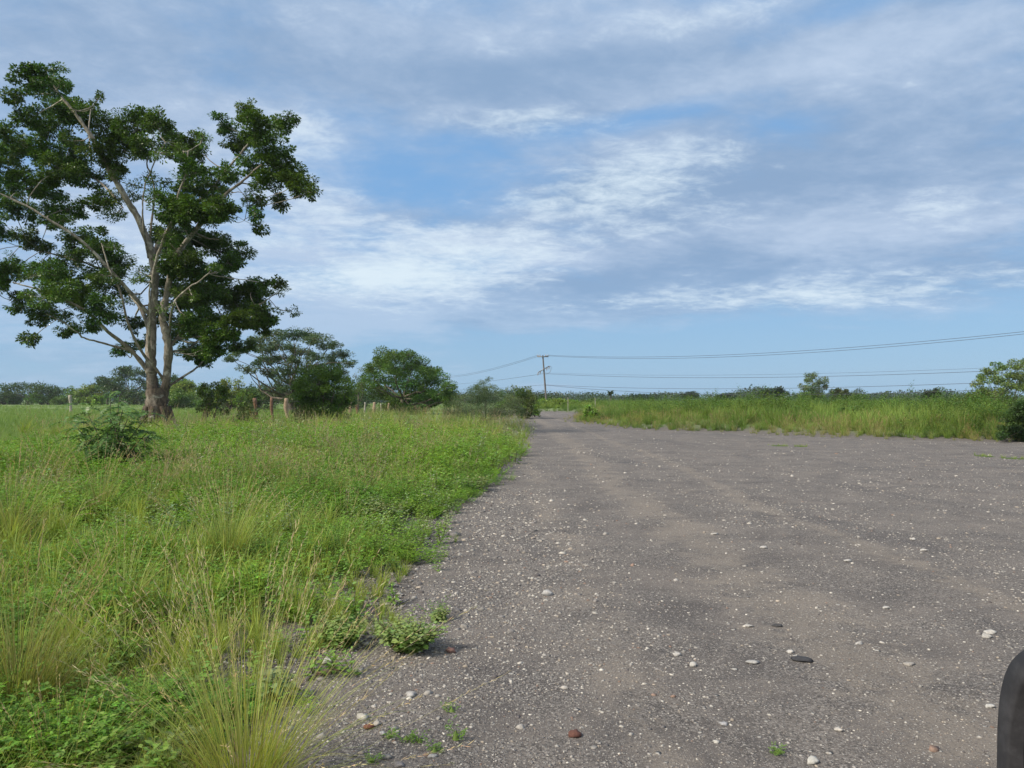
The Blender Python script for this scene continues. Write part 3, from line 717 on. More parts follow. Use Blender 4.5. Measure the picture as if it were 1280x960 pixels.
def main_tree():
    d0 = 34.0; u = d0 / 960
    base = P(196, 531, d0); base[2] = HZ(base[0], base[1]) - .05
    root = empty('leaning_broadleaf_tree', tuple(base), 'large open crowned tree with forked pale trunk standing alone on the left verge', 'tree')
    def p3(px, py, dy=0.0): v = P(px, py, d0); v[1] += dy; return v
    tq = Q()
    limbs = []
    def limb(pts, r0, r1, k=8, jit=.12):
        a = smooth_path([p3(*p) for p in pts], 6)
        a = a + np.cumsum(rng.normal(0, .026, a.shape), 0) * (np.linspace(0, 1, len(a))[:, None])
        r0 *= .64; r1 *= .8
        tube(tq, a, np.linspace(r0, r1, len(a)) * (1 + .10 * rng.standard_normal(len(a))), (.3, .3, .3), k, jit)
        limbs.append((a, np.linspace(r0, r1, len(a))))
    gb = (base[2] - CAMH) / u
    yb = 500 - gb
    # flared bole with buttress roots, then the two stems
    a = smooth_path([p3(197, yb + 4), p3(196, yb - 14), p3(196, 500), p3(195, 486)], 5)
    tube(tq, a, np.interp(np.arange(len(a)), [0, 3, 7, len(a) - 1], [.80, .60, .48, .42]), (.3,) * 3, 16, .28)
    for an in np.arange(7) * .9 + .3:
        e = base + np.array([math.cos(an) * 1.02, math.sin(an) * 1.0, -.05]); s_ = base + np.array([math.cos(an) * .38, math.sin(an) * .38, 1.1])
        tube(tq, smooth_path([s_, (s_ + e) / 2 + np.array([0, 0, -.22]), e], 4), np.linspace(.22, .07, 9), (.3,) * 3, 6, .25)
    limb([(192, 500), (190, 470), (189, 448), (187, 410, .2), (187, 382, .3), (188, 350, .3), (184, 319, .2), (168, 280, 0), (151, 250, -.4), (138, 220, -.8), (128, 197, -1), (110, 175, -1.2), (92, 155, -1.2), (70, 125, -1.3)], .40, .05, 12)
    limb([(188, 340, .3), (189, 302, .6), (197, 283, .9), (216, 257, 1.2), (249, 224, 1.4), (272, 194, 1.5), (295, 170, 1.3), (315, 145, 1)], .17, .035)
    limb([(201, 500), (207, 484), (213, 441, -.2), (212, 415, -.3), (210, 398, -.4), (216, 372, -.5), (226, 349, -.8), (236, 325, -1.0), (262, 296, -1.3), (283, 270, -1.3), (302, 250, -1.2), (325, 228, -1.0), (352, 205, -1)], .33, .04, 12)
    limb([(211, 402, -.4), (207, 378, -1.0), (213, 348, -1.5), (230, 318, -2), (247, 290, -2.4), (262, 250, -2.6), (270, 215, -2.5)], .14, .03)
    limb([(190, 458), (182, 430, -.9), (176, 400, -1.4), (172, 372, -1.6), (160, 345, -1.8), (150, 318, -1.8)], .10, .03)
    limb([(207, 478), (198, 455, -.5), (197, 430, -.9), (203, 400, -1.3), (206, 366, -1.6)], .11, .04)
    limb([(128, 197, -1), (118, 160, -.4), (112, 135, .1)], .06, .02)
    limb([(95, 333, 2.3), (70, 345, 2.6), (45, 372, 2.8), (30, 380, 2.8)], .05, .02)
    limb([(190, 470), (172, 440, -.5), (154, 418, -1.3), (140, 398, -2.0), (110, 380, -2.6), (70, 365, -3)], .17, .03)
    limb([(189, 425, .1), (165, 385, .9), (141, 362, 1.5), (120, 345, 2.0), (98, 333, 2.3), (60, 318, 2.5), (20, 305, 2.6), (-25, 295, 2.6)], .16, .03)
    limb([(187, 395, .1), (160, 350, -1), (130, 310, -1.8), (95, 285, -2.4), (50, 262, -2.7), (10, 250, -2.8)], .13, .03)
    limb([(172, 440, -.5), (150, 432, -1.2), (131, 426, -1.6), (128, 418, -2), (105, 400, -2.4)], .08, .025)
    limb([(213, 435, -.2), (226, 412, .5), (243, 405, 1.0), (272, 390, 1.6), (300, 378, 2.0), (322, 360, 2.0)], .13, .03)
    limb([(212, 415, 0), (232, 388, -1.2), (258, 372, -2.0), (292, 356, -2.4)], .10, .03)
    limb([(184, 319, .2), (176, 275, .9), (169, 224, 1.6), (157, 191, 1.8), (165, 165, 1.8)], .10, .03)
    limb([(184, 322, .1), (190, 290, -.8), (193, 258, -1.2), (204, 226, -1.4), (222, 196, -1.5)], .07, .025)
    limb([(158, 262, -.3), (140, 248, .6), (124, 238, 1.2), (100, 232, 1.6)], .05, .02)
    limb([(215, 440, -.1), (228, 432, 1.0), (240, 415, 1.6), (262, 408, 2.0)], .06, .02)
    limb([(150, 250, -.4), (120, 225, .4), (90, 205, 1.2), (55, 195, 1.6), (15, 180, 1.8), (-20, 170, 1.8)], .08, .025)
    limb([(236, 325, -1), (234, 300, .2), (250, 270, .8), (275, 240, 1.0)], .06, .02)
    limb([(302, 250, -1.2), (318, 252, -1.4), (326, 275, -1.6), (325, 288, -1.7)], .03, .015)
    limb([(210, 484), (232, 460, .8), (245, 440, 1.4), (262, 425, 1.8)], .09, .025)
    C_ = [(45,97,30,18),(70,112,26,22),(20,120,20,10),(80,140,28,22),(108,142,24,20),(42,146,24,14),(132,162,26,20),(172,158,30,22),(155,182,28,22),(196,152,18,16),
          (5,165,14,20),(10,205,22,22),(58,190,28,18),(95,200,28,20),(45,228,30,18),(105,222,28,15),(142,212,18,14),(22,262,26,18),(62,270,30,16),
          (40,300,30,16),(120,305,30,20),(142,325,24,18),(96,322,26,14),(55,338,30,14),(20,335,22,10),(95,298,22,14),(72,210,28,14),(128,190,24,16),(30,180,22,14),
          (60,366,38,15),(100,368,34,22),(126,388,22,20),(58,398,30,18),(38,424,12,9),(86,414,18,10),(20,385,12,9),(140,355,24,16),(110,410,18,10),(30,372,18,10),
          (216,186,20,16),(236,180,18,20),(238,210,22,16),(248,190,14,14),(212,166,16,12),
          (277,155,17,14),(310,140,14,16),(322,162,28,20),(350,160,20,14),(362,150,12,10),(300,178,22,16),(340,188,26,18),(348,212,28,20),(370,230,24,16),(386,240,12,9),(352,252,14,12),(362,212,18,14),
          (318,268,9,9),(326,286,9,9),(325,250,8,8),
          (268,232,22,18),(286,215,16,12),(214,262,24,18),(244,262,26,18),(276,258,18,14),(206,296,24,18),(240,300,28,20),(270,305,22,18),(284,328,15,12),(232,335,26,16),(262,340,26,16),
          (248,368,36,18),(290,372,30,20),(315,362,20,14),(330,354,12,7),(302,398,28,18),(276,418,26,14),(320,388,15,16),(246,404,30,18),(228,372,22,18),(254,452,13,9),(238,440,20,10),(292,432,16,9),
          (164,434,18,8),(150,440,12,6),(168,404,16,12),(200,390,18,22),(196,345,16,16),(216,330,18,16),(182,425,14,10),(222,415,16,14),(262,436,18,12),
          (60,240,26,14),(120,250,24,12),(15,235,20,14),(85,262,22,14),(75,345,22,14),(5,340,22,16),(118,342,18,12),(90,180,20,16),(60,158,24,18),(175,185,18,16),(330,225,20,14),(310,205,18,14),(235,235,18,12),(225,318,20,14),(-25,190,28,20),(-40,250,35,25),(-35,320,32,20),(-15,285,24,18),(-60,300,28,20),(-15,360,22,12),(-20,230,24,16)]
    cl = []
    for (cx, cy, rx, ry) in C_:
        dep = rng.uniform(-1, 1) * 3.4
        if cx > 225 and cy > 330: dep = rng.uniform(-1.5, 2.6)
        if 150 < cx < 232 and 330 < cy < 440: dep = rng.uniform(1.2, 3.0)
        v = p3(cx, cy); k_ = (d0 + dep) / d0
        cl.append((v[0] * k_, v[1] + dep, CAMH + (v[2] - CAMH) * k_, rx * u * 1.02, (rx + ry) * .6 * u, ry * u * 1.05))
    cl = np.array(cl)
    ex = cl[[i for i, c in enumerate(C_) if (c[0] > 222 and c[1] > 330) or (200 < c[0] < 285 and 240 < c[1] < 330)]].copy(); ex[:, 1] += rng.normal(.6, .8, len(ex)); ex[:, 0] += rng.normal(0, .25, len(ex)); ex[:, 2] += rng.normal(0, .2, len(ex)); cl = np.vstack([cl, ex])
    tips = []
    lq = Q()
    foliage(lq, cl, 300000, .125, .50, (.062, .130, .020), 26, .165, .35, tips, .28)
    lp = np.concatenate([l[0] for l in limbs]); lr = np.concatenate([l[1] for l in limbs])
    # loose leafy sprays on the outer thin limbs
    thin = np.where((lr < .085) & (lp[:, 2] > 5.5))[0]; pick = rng.choice(thin, 90)
    sp_ = np.column_stack([lp[pick] + rng.normal(0, .45, (90, 3)), rng.uniform(.25, .6, 90), rng.uniform(.25, .6, 90), rng.uniform(.18, .4, 90)])
    foliage(lq, sp_, 26000, .105, .46, (.068, .138, .022), 10, .26, .3, tips, .28)
    for cen, sub in tips:
        dd = np.linalg.norm(lp - cen, axis=1) + .6 * np.maximum(0, lp[:, 2] - cen[2]) + (lr > .2) * .8
        j = dd.argmin()
        branch_to(tq, lp[j], cen, min(.05, lr[j] * .6), .018, (.3,) * 3, 5, .04, 6)
        for s_ in sub[::2]: branch_to(tq, cen, s_, .014, .005, (.3,) * 3, 3, .05, 4)
    tq.build('trunk', M_BARK_MAIN, root, smooth=True, origin=base)
    lq.build('crown', M_LEAF, root, origin=base)
def bark_main():
    m, t, o = newmat('pale_lichen_bark')
    mp = t.nodes.new('ShaderNodeMapping'); t.links.new(OBJ(t), mp.inputs[0]); mp.inputs['Scale'].default_value = (1, 1, .4)
    n1 = NOISE(mp.outputs[0], 9, 8, .65, .5, t); n2 = NOISE(OBJ(t), 2.2, 7, .65, .5, t); n3 = NOISE(OBJ(t), .9, 6, .6, .3, t)
    s = t.nodes.new('ShaderNodeSeparateXYZ'); t.links.new(OBJ(t), s.inputs[0])
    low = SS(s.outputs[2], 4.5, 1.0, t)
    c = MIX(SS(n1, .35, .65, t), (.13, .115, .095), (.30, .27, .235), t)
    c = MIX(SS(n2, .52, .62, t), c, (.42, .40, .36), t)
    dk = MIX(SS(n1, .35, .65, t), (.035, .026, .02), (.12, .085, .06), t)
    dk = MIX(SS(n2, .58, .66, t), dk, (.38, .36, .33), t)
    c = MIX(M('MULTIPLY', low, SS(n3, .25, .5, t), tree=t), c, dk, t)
    p = principled(t, o, Base_Color=c, Roughness=.92)
    b = t.nodes.new('ShaderNodeBump'); b.inputs['Strength'].default_value = .9; b.inputs['Distance'].default_value = .06
    t.links.new(n1, b.inputs['Height']); t.links.new(b.outputs[0], p.inputs['Normal'])
    return m
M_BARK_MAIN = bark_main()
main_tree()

def gtree(px, top, d, wpx, shape, colr, label, name='round_tree', cat='tree', group=None, nleaf=2600, L=None, base_py=None, dens=1.0, trunk=.3, seed=0, bark=None, sub=8, dx=0):
    """tree standing d metres ahead at image column px (of the photograph); shape picks how its crown is laid out"""
    x0 = (px - 640) / 960 * d; z0 = HZ(x0, d) - .05
    Hh = CAMH + (500 - top) / 960 * d - z0; Wd = wpx / 960 * d
    root = empty(name, (x0, d, z0), label, cat, group)
    R = Wd / 2; cl = []
    if shape == 'umbrella':
        n = 52
        for i in range(n):
            a = rng.uniform(0, 6.28); rr = R * math.sqrt(rng.random()) * .92
            zt = Hh * (1 - .42 * (rr / R) ** 2) - Hh * .08
            cl.append((rr * math.cos(a), rr * math.sin(a), zt - rng.uniform(0, .38) * Hh * (rng.random() < .55), R * rng.uniform(.14, .24), R * rng.uniform(.14, .24), Hh * .065))
    elif shape == 'dome':
        n = 26
        for i in range(n):
            a = rng.uniform(0, 6.28); t = rng.random() ** .6; rr = R * t * .85
            zt = Hh * (.30 + .62 * math.sqrt(max(0, 1 - (rr / R) ** 2)) * rng.uniform(.55, 1))
            cl.append((rr * math.cos(a), rr * math.sin(a), zt, R * rng.uniform(.2, .34), R * rng.uniform(.2, .34), Hh * rng.uniform(.09, .15)))
    elif shape == 'bush':
        n = 24
        for i in range(n):
            a = rng.uniform(0, 6.28); t = rng.random() ** .5; rr = R * t * .82
            zt = Hh * rng.uniform(.12, .86) * math.sqrt(max(.05, 1 - (rr / R) ** 2.2))
            cl.append((rr * math.cos(a), rr * math.sin(a), zt, R * rng.uniform(.18, .32), R * rng.uniform(.18, .32), Hh * rng.uniform(.11, .19)))
    elif shape == 'airy':
        n = 34
        for i in range(n):
            a = rng.uniform(0, 6.28); rr = R * math.sqrt(rng.random()) * .85
            zt = Hh * rng.uniform(.40, .95) * (1 - .25 * (rr / R) ** 2)
            cl.append((rr * math.cos(a), rr * math.sin(a), zt, R * rng.uniform(.12, .26), R * rng.uniform(.12, .26), Hh * rng.uniform(.05, .10)))
    cl = np.array(cl); lq = Q(); tq = Q(); tips = []
    kx = R * 1.0 / max(np.max(cl[:, 0] + cl[:, 3]), np.max(-cl[:, 0] + cl[:, 3])); cl[:, [0, 1, 3, 4]] *= kx
    kz = Hh / np.max(cl[:, 2] + cl[:, 5]); cl[:, [2, 5]] *= kz; cl[:, 3:5] *= 1.12; cl[:, 5] *= 1.1
    nleaf = nleaf * 1.7
    if L is None: L = max(.10, d / 768 * 1.7)
    foliage(lq, cl, int(nleaf * dens), L, .55, colr, int(sub * 1.7), .20, .2, tips)
    fork = np.array([0, 0, Hh * (.35 if shape in ('umbrella', 'airy', 'dome') else .10)])
    tr = trunk
    stem = smooth_path([(0, 0, -.1), (rng.normal(0, .05) * Hh * .3, 0, fork[2] * .5), fork], 4)
    tube(tq, stem, np.linspace(tr * 1.3, tr * .8, len(stem)), (.3,) * 3, 8, .15)
    for cen, sub_ in tips:
        branch_to(tq, fork * rng.uniform(.6, 1), cen, tr * rng.uniform(.14, .26), tr * .05, (.3,) * 3, 4, .06, 5)
        if d < 120:
            for s_ in sub_[::2]: branch_to(tq, cen, s_, tr * .07, tr * .025, (.3,) * 3, 3, .03, 3)
    tq.build('trunk', bark or M_BARKD, root, smooth=True); lq.build('crown', M_LEAF, root)
    return root

def ctree(px0, base_py, d, clumps, colr, label, name, cat, nleaf, L, depth=.5, trunk=.2, fork=.35, sub=14, spread=.22, group=None, tip_tw=True, trunk_px=None):
    """tree whose crown lobes are listed one by one (column, height, half sizes as seen at its own distance)"""
    x0 = (px0 - 640) / 960 * d; z0 = HZ(x0, d) - .05; u = d / 960
    root = empty(name, (x0, d, z0), label, cat, group); cl = []
    W_ = (max(c[0] + c[2] for c in clumps) - min(c[0] - c[2] for c in clumps)) * u
    for (cx, cy, rx, ry) in clumps:
        for rep in range(2):
            dep = rng.uniform(-1, 1) * W_ * depth * .5; k_ = (d + dep) / d
            v = P(cx + rng.normal(0, rx * .15), cy + rng.normal(0, ry * .1), d)
            cl.append((v[0] * k_ - x0, dep, CAMH + (v[2] - CAMH) * k_ - z0, rx * u, (rx + ry) * .55 * u, ry * u))
    cl = np.array(cl); cl[:, 2] = np.maximum(cl[:, 2], cl[:, 5] * .7); lq = Q(); tq = Q(); tips = []
    foliage(lq, cl, nleaf, L, .55, colr, sub, spread, .2, tips)
    top = cl[:, 2].max(); fk = np.array([0, 0, top * fork])
    tube(tq, smooth_path([(0, 0, -.1), (rng.normal(0, .03) * top, 0, fk[2] * .5), fk], 4), np.linspace(trunk * 1.3, trunk * .7, 9), (.3,) * 3, 8, .15)
    subs = []
    for cen, sub_ in tips:
        a = fk * rng.uniform(.5, 1); mid = a * .45 + cen * .55 + np.array([rng.normal(0, .05), rng.normal(0, .05), -.10]) * top
        if subs and rng.random() < .6:
            j = min(subs, key=lambda m_: np.linalg.norm(m_ - cen)); branch_to(tq, j, cen, trunk * .12, trunk * .05, (.3,) * 3, 4, .03, 5)
        else: branch_to(tq, a, mid, trunk * .35, trunk * .2, (.3,) * 3, 5, .03, 5); branch_to(tq, mid, cen, trunk * .2, trunk * .06, (.3,) * 3, 4, .03, 5); subs.append(mid)
        for s_ in sub_[::3]: branch_to(tq, cen, s_, trunk * .06, trunk * .02, (.3,) * 3, 3, .03, 3)
    tq.build('trunk', M_BARKD, root, smooth=True); lq.build('crown', M_LEAF, root)
    return root
DK = (.045, .092, .022); MD = (.085, .165, .030); YG = (.16, .24, .045); BR = (.15, .27, .04); OL = (.095, .145, .065); GG = (.075, .125, .048)
# --- trees along the far side of the field (left)
fg = 'trees along the far edge of the field'
gtree(35, 477, 215, 95, 'dome', DK, 'dark low spreading tree at the far left end of the field edge', 'spreading_tree', group=fg)
gtree(88, 483, 205, 48, 'bush', MD, 'mid green bushy tree right of the dark spreading one at the field edge', 'bushy_tree', group=fg)
gtree(112, 481, 200, 40, 'bush', YG, 'lighter green rounded tree left of the flat topped dark tree', 'bushy_tree', group=fg)
gtree(134, 474, 208, 52, 'dome', DK, 'dark rounded tree just left of the tall flat topped field tree', 'round_tree', group=fg)
gtree(162, 458, 200, 76, 'umbrella', DK, 'tall flat topped dark tree seen just left of the big tree trunk', 'umbrella_tree', group=fg, nleaf=5200)
gtree(168, 478, 196, 70, 'bush', DK, 'dark undergrowth shrub below the flat topped tree left of the big trunk', 'tall_shrub', 'shrub', group=fg)
gtree(122, 494, 185, 18, 'bush', BR, 'small bright round bush in front of the far edge trees', 'small_bush', 'bush', group=fg)
gtree(216, 468, 190, 52, 'umbrella', DK, 'flat dark crown showing just right of the big tree trunk', 'umbrella_tree', group=fg, nleaf=3200)
gtree(232, 474, 150, 46, 'dome', YG, 'yellow green round tree right of the big trunk across the field', 'round_tree', group=fg)
gtree(205, 484, 170, 46, 'bush', MD, 'green shrub filling the gap right behind the big trunk', 'tall_shrub', 'shrub', group=fg)
gtree(252, 478, 140, 40, 'bush', MD, 'mid green bush between the two yellow green trees beyond the field', 'bushy_tree', group=fg)
gtree(60, 490, 212, 60, 'bush', MD, 'low green thicket below the dark spreading far tree', 'low_thicket', 'bush', group=fg)
gtree(5, 488, 220, 50, 'bush', DK, 'low dark thicket cut by the left border of the view', 'low_thicket', 'bush', group=fg)
for i, (pp, tt, ww, od) in enumerate(((-60, 476, 90, 'nearest'), (-150, 470, 100, 'second'), (-250, 474, 110, 'farthest'))):
    gtree(pp, tt, 215, ww, 'dome', DK, 'dark spreading tree beyond the left border of the view, %s of three' % od, 'spreading_tree', group='field edge trees outside the view')
gtree(290, 470, 88, 60, 'bush', YG, 'yellow green leafy tree behind the gnarled fence post', 'bushy_tree', group=fg, nleaf=4200)
gtree(322, 476, 100, 60, 'bush', DK, 'dark dense tree under the left half of the wide umbrella crown', 'bushy_tree', group=fg, nleaf=3600)
gtree(268, 482, 110, 52, 'bush', MD, 'mid green thicket behind the gnarled fence post', 'low_thicket', 'bush', group=fg, nleaf=4200)
gtree(226, 486, 120, 46, 'bush', MD, 'mid green thicket just right of the big trunk, nearer than the rest', 'low_thicket', 'bush', group=fg, nleaf=3600)
gtree(308, 484, 92, 50, 'bush', MD, 'mid green thicket under the left edge of the umbrella crown', 'low_thicket', 'bush', group=fg, nleaf=3600)
gtree(440, 486, 120, 70, 'bush', DK, 'low dark bush seen between the umbrella tree and the round tree', 'low_thicket', 'bush', group=fg)
gtree(650, 484, 66, 42, 'bush', (.075, .125, .03), 'light green leafy bush at the inside of the road bend', 'leafy_bush', 'bush', nleaf=4000, L=.13, trunk=.07)
gtree(648, 481, 68, 44, 'airy', (.10, .15, .05), 'sparse pale leaved shrub sticking up at the road bend', 'sparse_shrub', 'shrub', nleaf=900, L=.16, trunk=.05)
gtree(668, 498, 72, 24, 'bush', BR, 'small bright bush at the left road edge just before the bend', 'small_bush', 'bush', nleaf=1800, L=.12, trunk=.05)
gtree(540, 533, 29, 22, 'bush', (.10, .21, .03), 'low bright green rounded bush among the dry verge grass', 'small_bush', 'bush', nleaf=2200, L=.07, trunk=.03)
ctree(367, 510, 84, [(365,418,26,7),(340,420,22,6),(390,424,22,6),(318,428,20,6),(410,432,20,6),(428,442,14,6),(436,454,9,5),(300,438,16,6),(292,448,10,5),(330,436,20,6),(352,432,20,6),(375,438,20,6),
   (395,446,18,6),(345,448,18,7),(322,452,16,6),(368,452,18,7),(415,452,14,6),(335,464,14,6),(358,466,16,7),(384,460,16,7),(310,462,12,5),(400,462,14,7),(425,464,10,6),(352,480,16,9),(376,480,18,10),(340,492,16,9),(398,480,16,10),(365,496,20,9),(385,498,20,8)],
   GG, 'wide umbrella crowned tree with fine grey green foliage behind the dense bush tree', 'umbrella_tree', 'tree', 52000, .18, .8, .42, .32, 13, .20)
ctree(402, 540, 36, [(402,462,22,11),(385,470,18,12),(420,470,18,12),(375,484,12,13),(432,486,14,14),(402,482,24,14),(388,498,20,14),(415,500,22,14),(438,500,10,10),(400,516,26,14),(378,515,14,12),(422,518,16,12),(395,530,20,8),(412,530,16,8)],
   (.10, .19, .034), 'dense green small tree with foliage down to the verge grass', 'dense_bush_tree', 'tree', 38000, .085, .8, .12, .3, 14, .22)
ctree(505, 515, 72, [(490,446,20,9),(505,444,14,7),(475,452,16,9),(462,462,10,8),(514,454,20,10),(495,460,26,12),(530,464,18,10),(545,472,16,9),(560,482,11,8),(470,474,18,11),(500,478,28,13),(530,482,22,12),(552,494,18,10),(475,490,18,10),(505,496,26,11),(534,500,22,9),(458,484,10,7),(562,500,12,8),(488,508,20,7),(520,510,22,6)],
   (.078, .155, .025), 'round crowned green tree sloping down to the right behind the fence posts', 'round_tree', 'tree', 60000, .15, .9, .3, .3, 14, .24)
ctree(606, 525, 46, [(600,494,22,10),(620,498,22,11),(585,500,20,10),(570,508,14,9),(640,506,14,10),(600,510,28,11),(625,514,22,9),(582,517,18,7),(606,486,12,6),(648,514,9,7),(560,514,9,6)],
   OL, 'wide grey green feathery bush leaning over the verge before the road bend', 'feathery_bush', 'bush', 38000, .055, .9, .07, .15, 18, .24)
ctree(606, 515, 50, [(604,478,7,4),(596,484,9,5),(616,484,8,4),(610,474,5,3),(625,490,9,4)],
   OL, 'thin feathery upper shoots rising behind the grey green bush', 'feathery_bush', 'bush', 3000, .06, .8, .05, .6, 10, .26)
ctree(448, 512, 66, [(450,462,5,3),(444,470,4,3),(452,480,5,3),(446,488,5,4)],
   (.09, .12, .05), 'nearly bare twiggy sapling between the umbrella tree and the round tree', 'bare_sapling', 'tree', 500, .11, .8, .07, .5, 10, .5)
# --- hedge across the end of the road
for pp, tt, ww, dd, cc, lb in ((650, 497, 64, 118, BR, 'bright green hedge bush left of the utility pole beyond the bend'), (694, 499, 66, 119, BR, 'leafy hedge bush in front of the foot of the utility pole'), (730, 499, 54, 123, MD, 'darker hedge bush right of the pole beyond the bend'), (668, 493, 44, 160, DK, 'dark rounded bush rising behind the hedge left of the pole')):
    gtree(pp, tt, dd, ww, 'bush', cc, lb, 'hedge_bush', 'bush', 'hedge bushes behind the road bend', nleaf=5200)
# --- right side
rg = 'trees rising over the right bank'
gtree(967, 484, 190, 42, 'dome', (.022, .045, .016), 'small dark round tree over the right bank left of the airy pale tree', 'round_tree', group=rg, nleaf=2400)
ctree(1017, 505, 125, [(1016,470,9,4),(1010,476,7,4),(1024,476,9,5),(1004,484,6,4),(1030,484,5,4),(1014,484,10,5),(1024,490,9,5),(1006,493,9,5),(1018,497,12,5)],
   (.12, .175, .075), 'airy pale green tree standing tallest above the right bank', 'airy_tree', 'tree', 6500, .24, .9, .2, .4, 9, .26, rg)
ctree(1262, 545, 44, [(1272,456,14,6),(1290,452,14,7),(1250,458,10,5),(1238,464,12,5),(1228,472,9,5),(1222,480,7,4),(1262,468,12,6),(1282,470,12,7),(1244,476,12,6),(1300,465,14,8),(1268,482,14,7),(1290,484,14,8),(1232,488,11,6),(1252,492,14,7)],
   (.14, .215, .065), 'tall open shrub tree with pale green leaves at the right border', 'open_shrub_tree', 'tree', 15000, .105, .9, .10, .3, 11, .24)
ctree(1236, 545, 45, [(1215,495,14,6),(1228,492,14,7),(1200,504,12,6),(1185,508,9,5),(1245,500,18,9),(1222,508,18,9),(1240,518,18,9),(1205,516,14,7),(1262,512,16,10),(1232,530,22,8),(1255,526,18,12),(1195,524,14,8),(1268,534,14,10),(1215,534,16,8)],
   (.095, .17, .038), 'leafy green bush left of the tall open shrub tree', 'leafy_bush', 'bush', 18000, .095, .9, .08, .2, 13, .24)
ctree(1285, 553, 29.5, [(1275,512,14,10),(1292,506,16,10),(1262,522,12,10),(1285,526,20,14),(1258,538,12,9),(1275,542,18,10),(1300,532,18,16),(1250,546,8,5)],
   (.055, .11, .026), 'dark dense bush at the road edge on the right border', 'dense_bush', 'bush', 24000, .065, .9, .06, .2, 14, .24)
gtree(1012, 488, 122, 44, 'bush', MD, 'dark green shrub around the foot of the airy pale tree', 'tall_shrub', 'shrub', group=rg, nleaf=2000)
gtree(1050, 485, 130, 26, 'airy', (.07, .10, .04), 'small thin tree just right of the airy pale tree', 'airy_tree', group=rg, nleaf=1600)
gtree(1072, 491, 135, 30, 'bush', MD, 'low green shrub right of the small thin tree', 'tall_shrub', 'shrub', group=rg, nleaf=1400)
gtree(1165, 486, 95, 26, 'umbrella', (.03, .055, .02), 'little flat topped dark tree over the right bank', 'umbrella_tree', group=rg, nleaf=1600, trunk=.15)
gtree(1182, 494, 90, 40, 'bush', DK, 'dark bush right of the little flat topped tree', 'tall_shrub', 'shrub', group=rg, nleaf=1500)
gtree(1340, 470, 36, 120, 'bush', MD, 'big green bush beyond the right border of the view', 'leafy_bush', 'bush', nleaf=6000, L=.10)
for pp, tt, ww, dd, cc, lb in ((738, 507, 24, 56, BR, 'bright green round bush at the left end of the right bank'),
                          (820, 506, 30, 58, MD, 'dark green bush in the right bank, second from its left end'),
                          (905, 505, 40, 60, MD, 'green bush buried in tall grass in the middle of the bank'),
                          (985, 507, 34, 46, MD, 'dark leafy bush in the bank below the small round dark tree'),
                          (1060, 508, 30, 42, MD, 'green bush in the bank below the low shrub skyline'),
                          (1110, 504, 36, 50, BR, 'light green bush in the bank between the two sky trees')):
    gtree(pp, tt, dd, ww, 'bush', cc, lb, 'small_bush', 'bush', 'bushes in the right bank', nleaf=2400, L=.12, trunk=.04)
for pp, tt, ww, dd in ((862, 489, 26, 230), (910, 491, 34, 240), (800, 493, 44, 260)):
    gtree(pp, tt, dd, ww, 'dome', (.025, .05, .022), {862: 'dark tree standing above the distant wood left of the middle', 910: 'low broad tree above the distant wood', 800: 'broad flat tree above the distant wood right of the palm'}[pp], 'round_tree', group='trees over the distant wood', nleaf=1200)
# palm in the distance
def palm(px, top, d, label):
    x0 = (px - 640) / 960 * d; z0 = HZ(x0, d); Hh = CAMH + (500 - top) / 960 * d - z0
    root = empty('palm_tree', (x0, d, z0), label, 'palm tree'); tq = Q(); lq = Q()
    tube(tq, [(0, 0, 0), (.1, 0, Hh * .5), (0, 0, Hh * .8)], [.3, .22, .2], (.3,) * 3, 6)
    n = 22; a = np.arange(n) * 2.4; base_ = np.tile(np.array([0, 0, Hh * .8]), (n, 1))
    v, f, c, tip = blades(base_, a, rng.uniform(.1, 1.3, n), np.full(n, Hh * .62), np.full(n, 1.0), np.full(n, 1.3), vary((.03, .06, .02), n), vary((.04, .08, .02), n), 5)
    lq.add(v, f, c); tq.build('trunk', M_BARKD, root); lq.build('fronds', M_LEAF, root)
palm(763, 491, 235, 'small palm rising out of the distant wood right of the utility pole')

# far-off wood closing the horizon
q = Q(); cl = []
for i in range(420):
    a = rng.uniform(-16, 46); d = rng.uniform(300, 520); x = d * math.tan(math.radians(a)); h = rng.uniform(3.2, 5.6) * (1 + .5 * (d - 300) / 220) * (.45 + 1.1 * float(fbm(np.array([a * .45]), np.array([1.0]), 71, 2)[0]))
    cl.append((x, d, h * .46, rng.uniform(4, 10), 5, h * .46)); 
for i in range(160):
    a = rng.uniform(-60, -6); d = rng.uniform(240, 330); x = d * math.tan(math.radians(a)); h = rng.uniform(4, 7)
    cl.append((x, d, h * .5, rng.uniform(4, 8), 5, h * .45))
foliage(q, cl, 210000, .72, .8, (.042, .075, .036), 16, .26, .1)
o = q.build('distant_wood', M_LEAF); tag(o, 'far dark green wood forming a low line along the horizon', 'wood', kind='stuff')

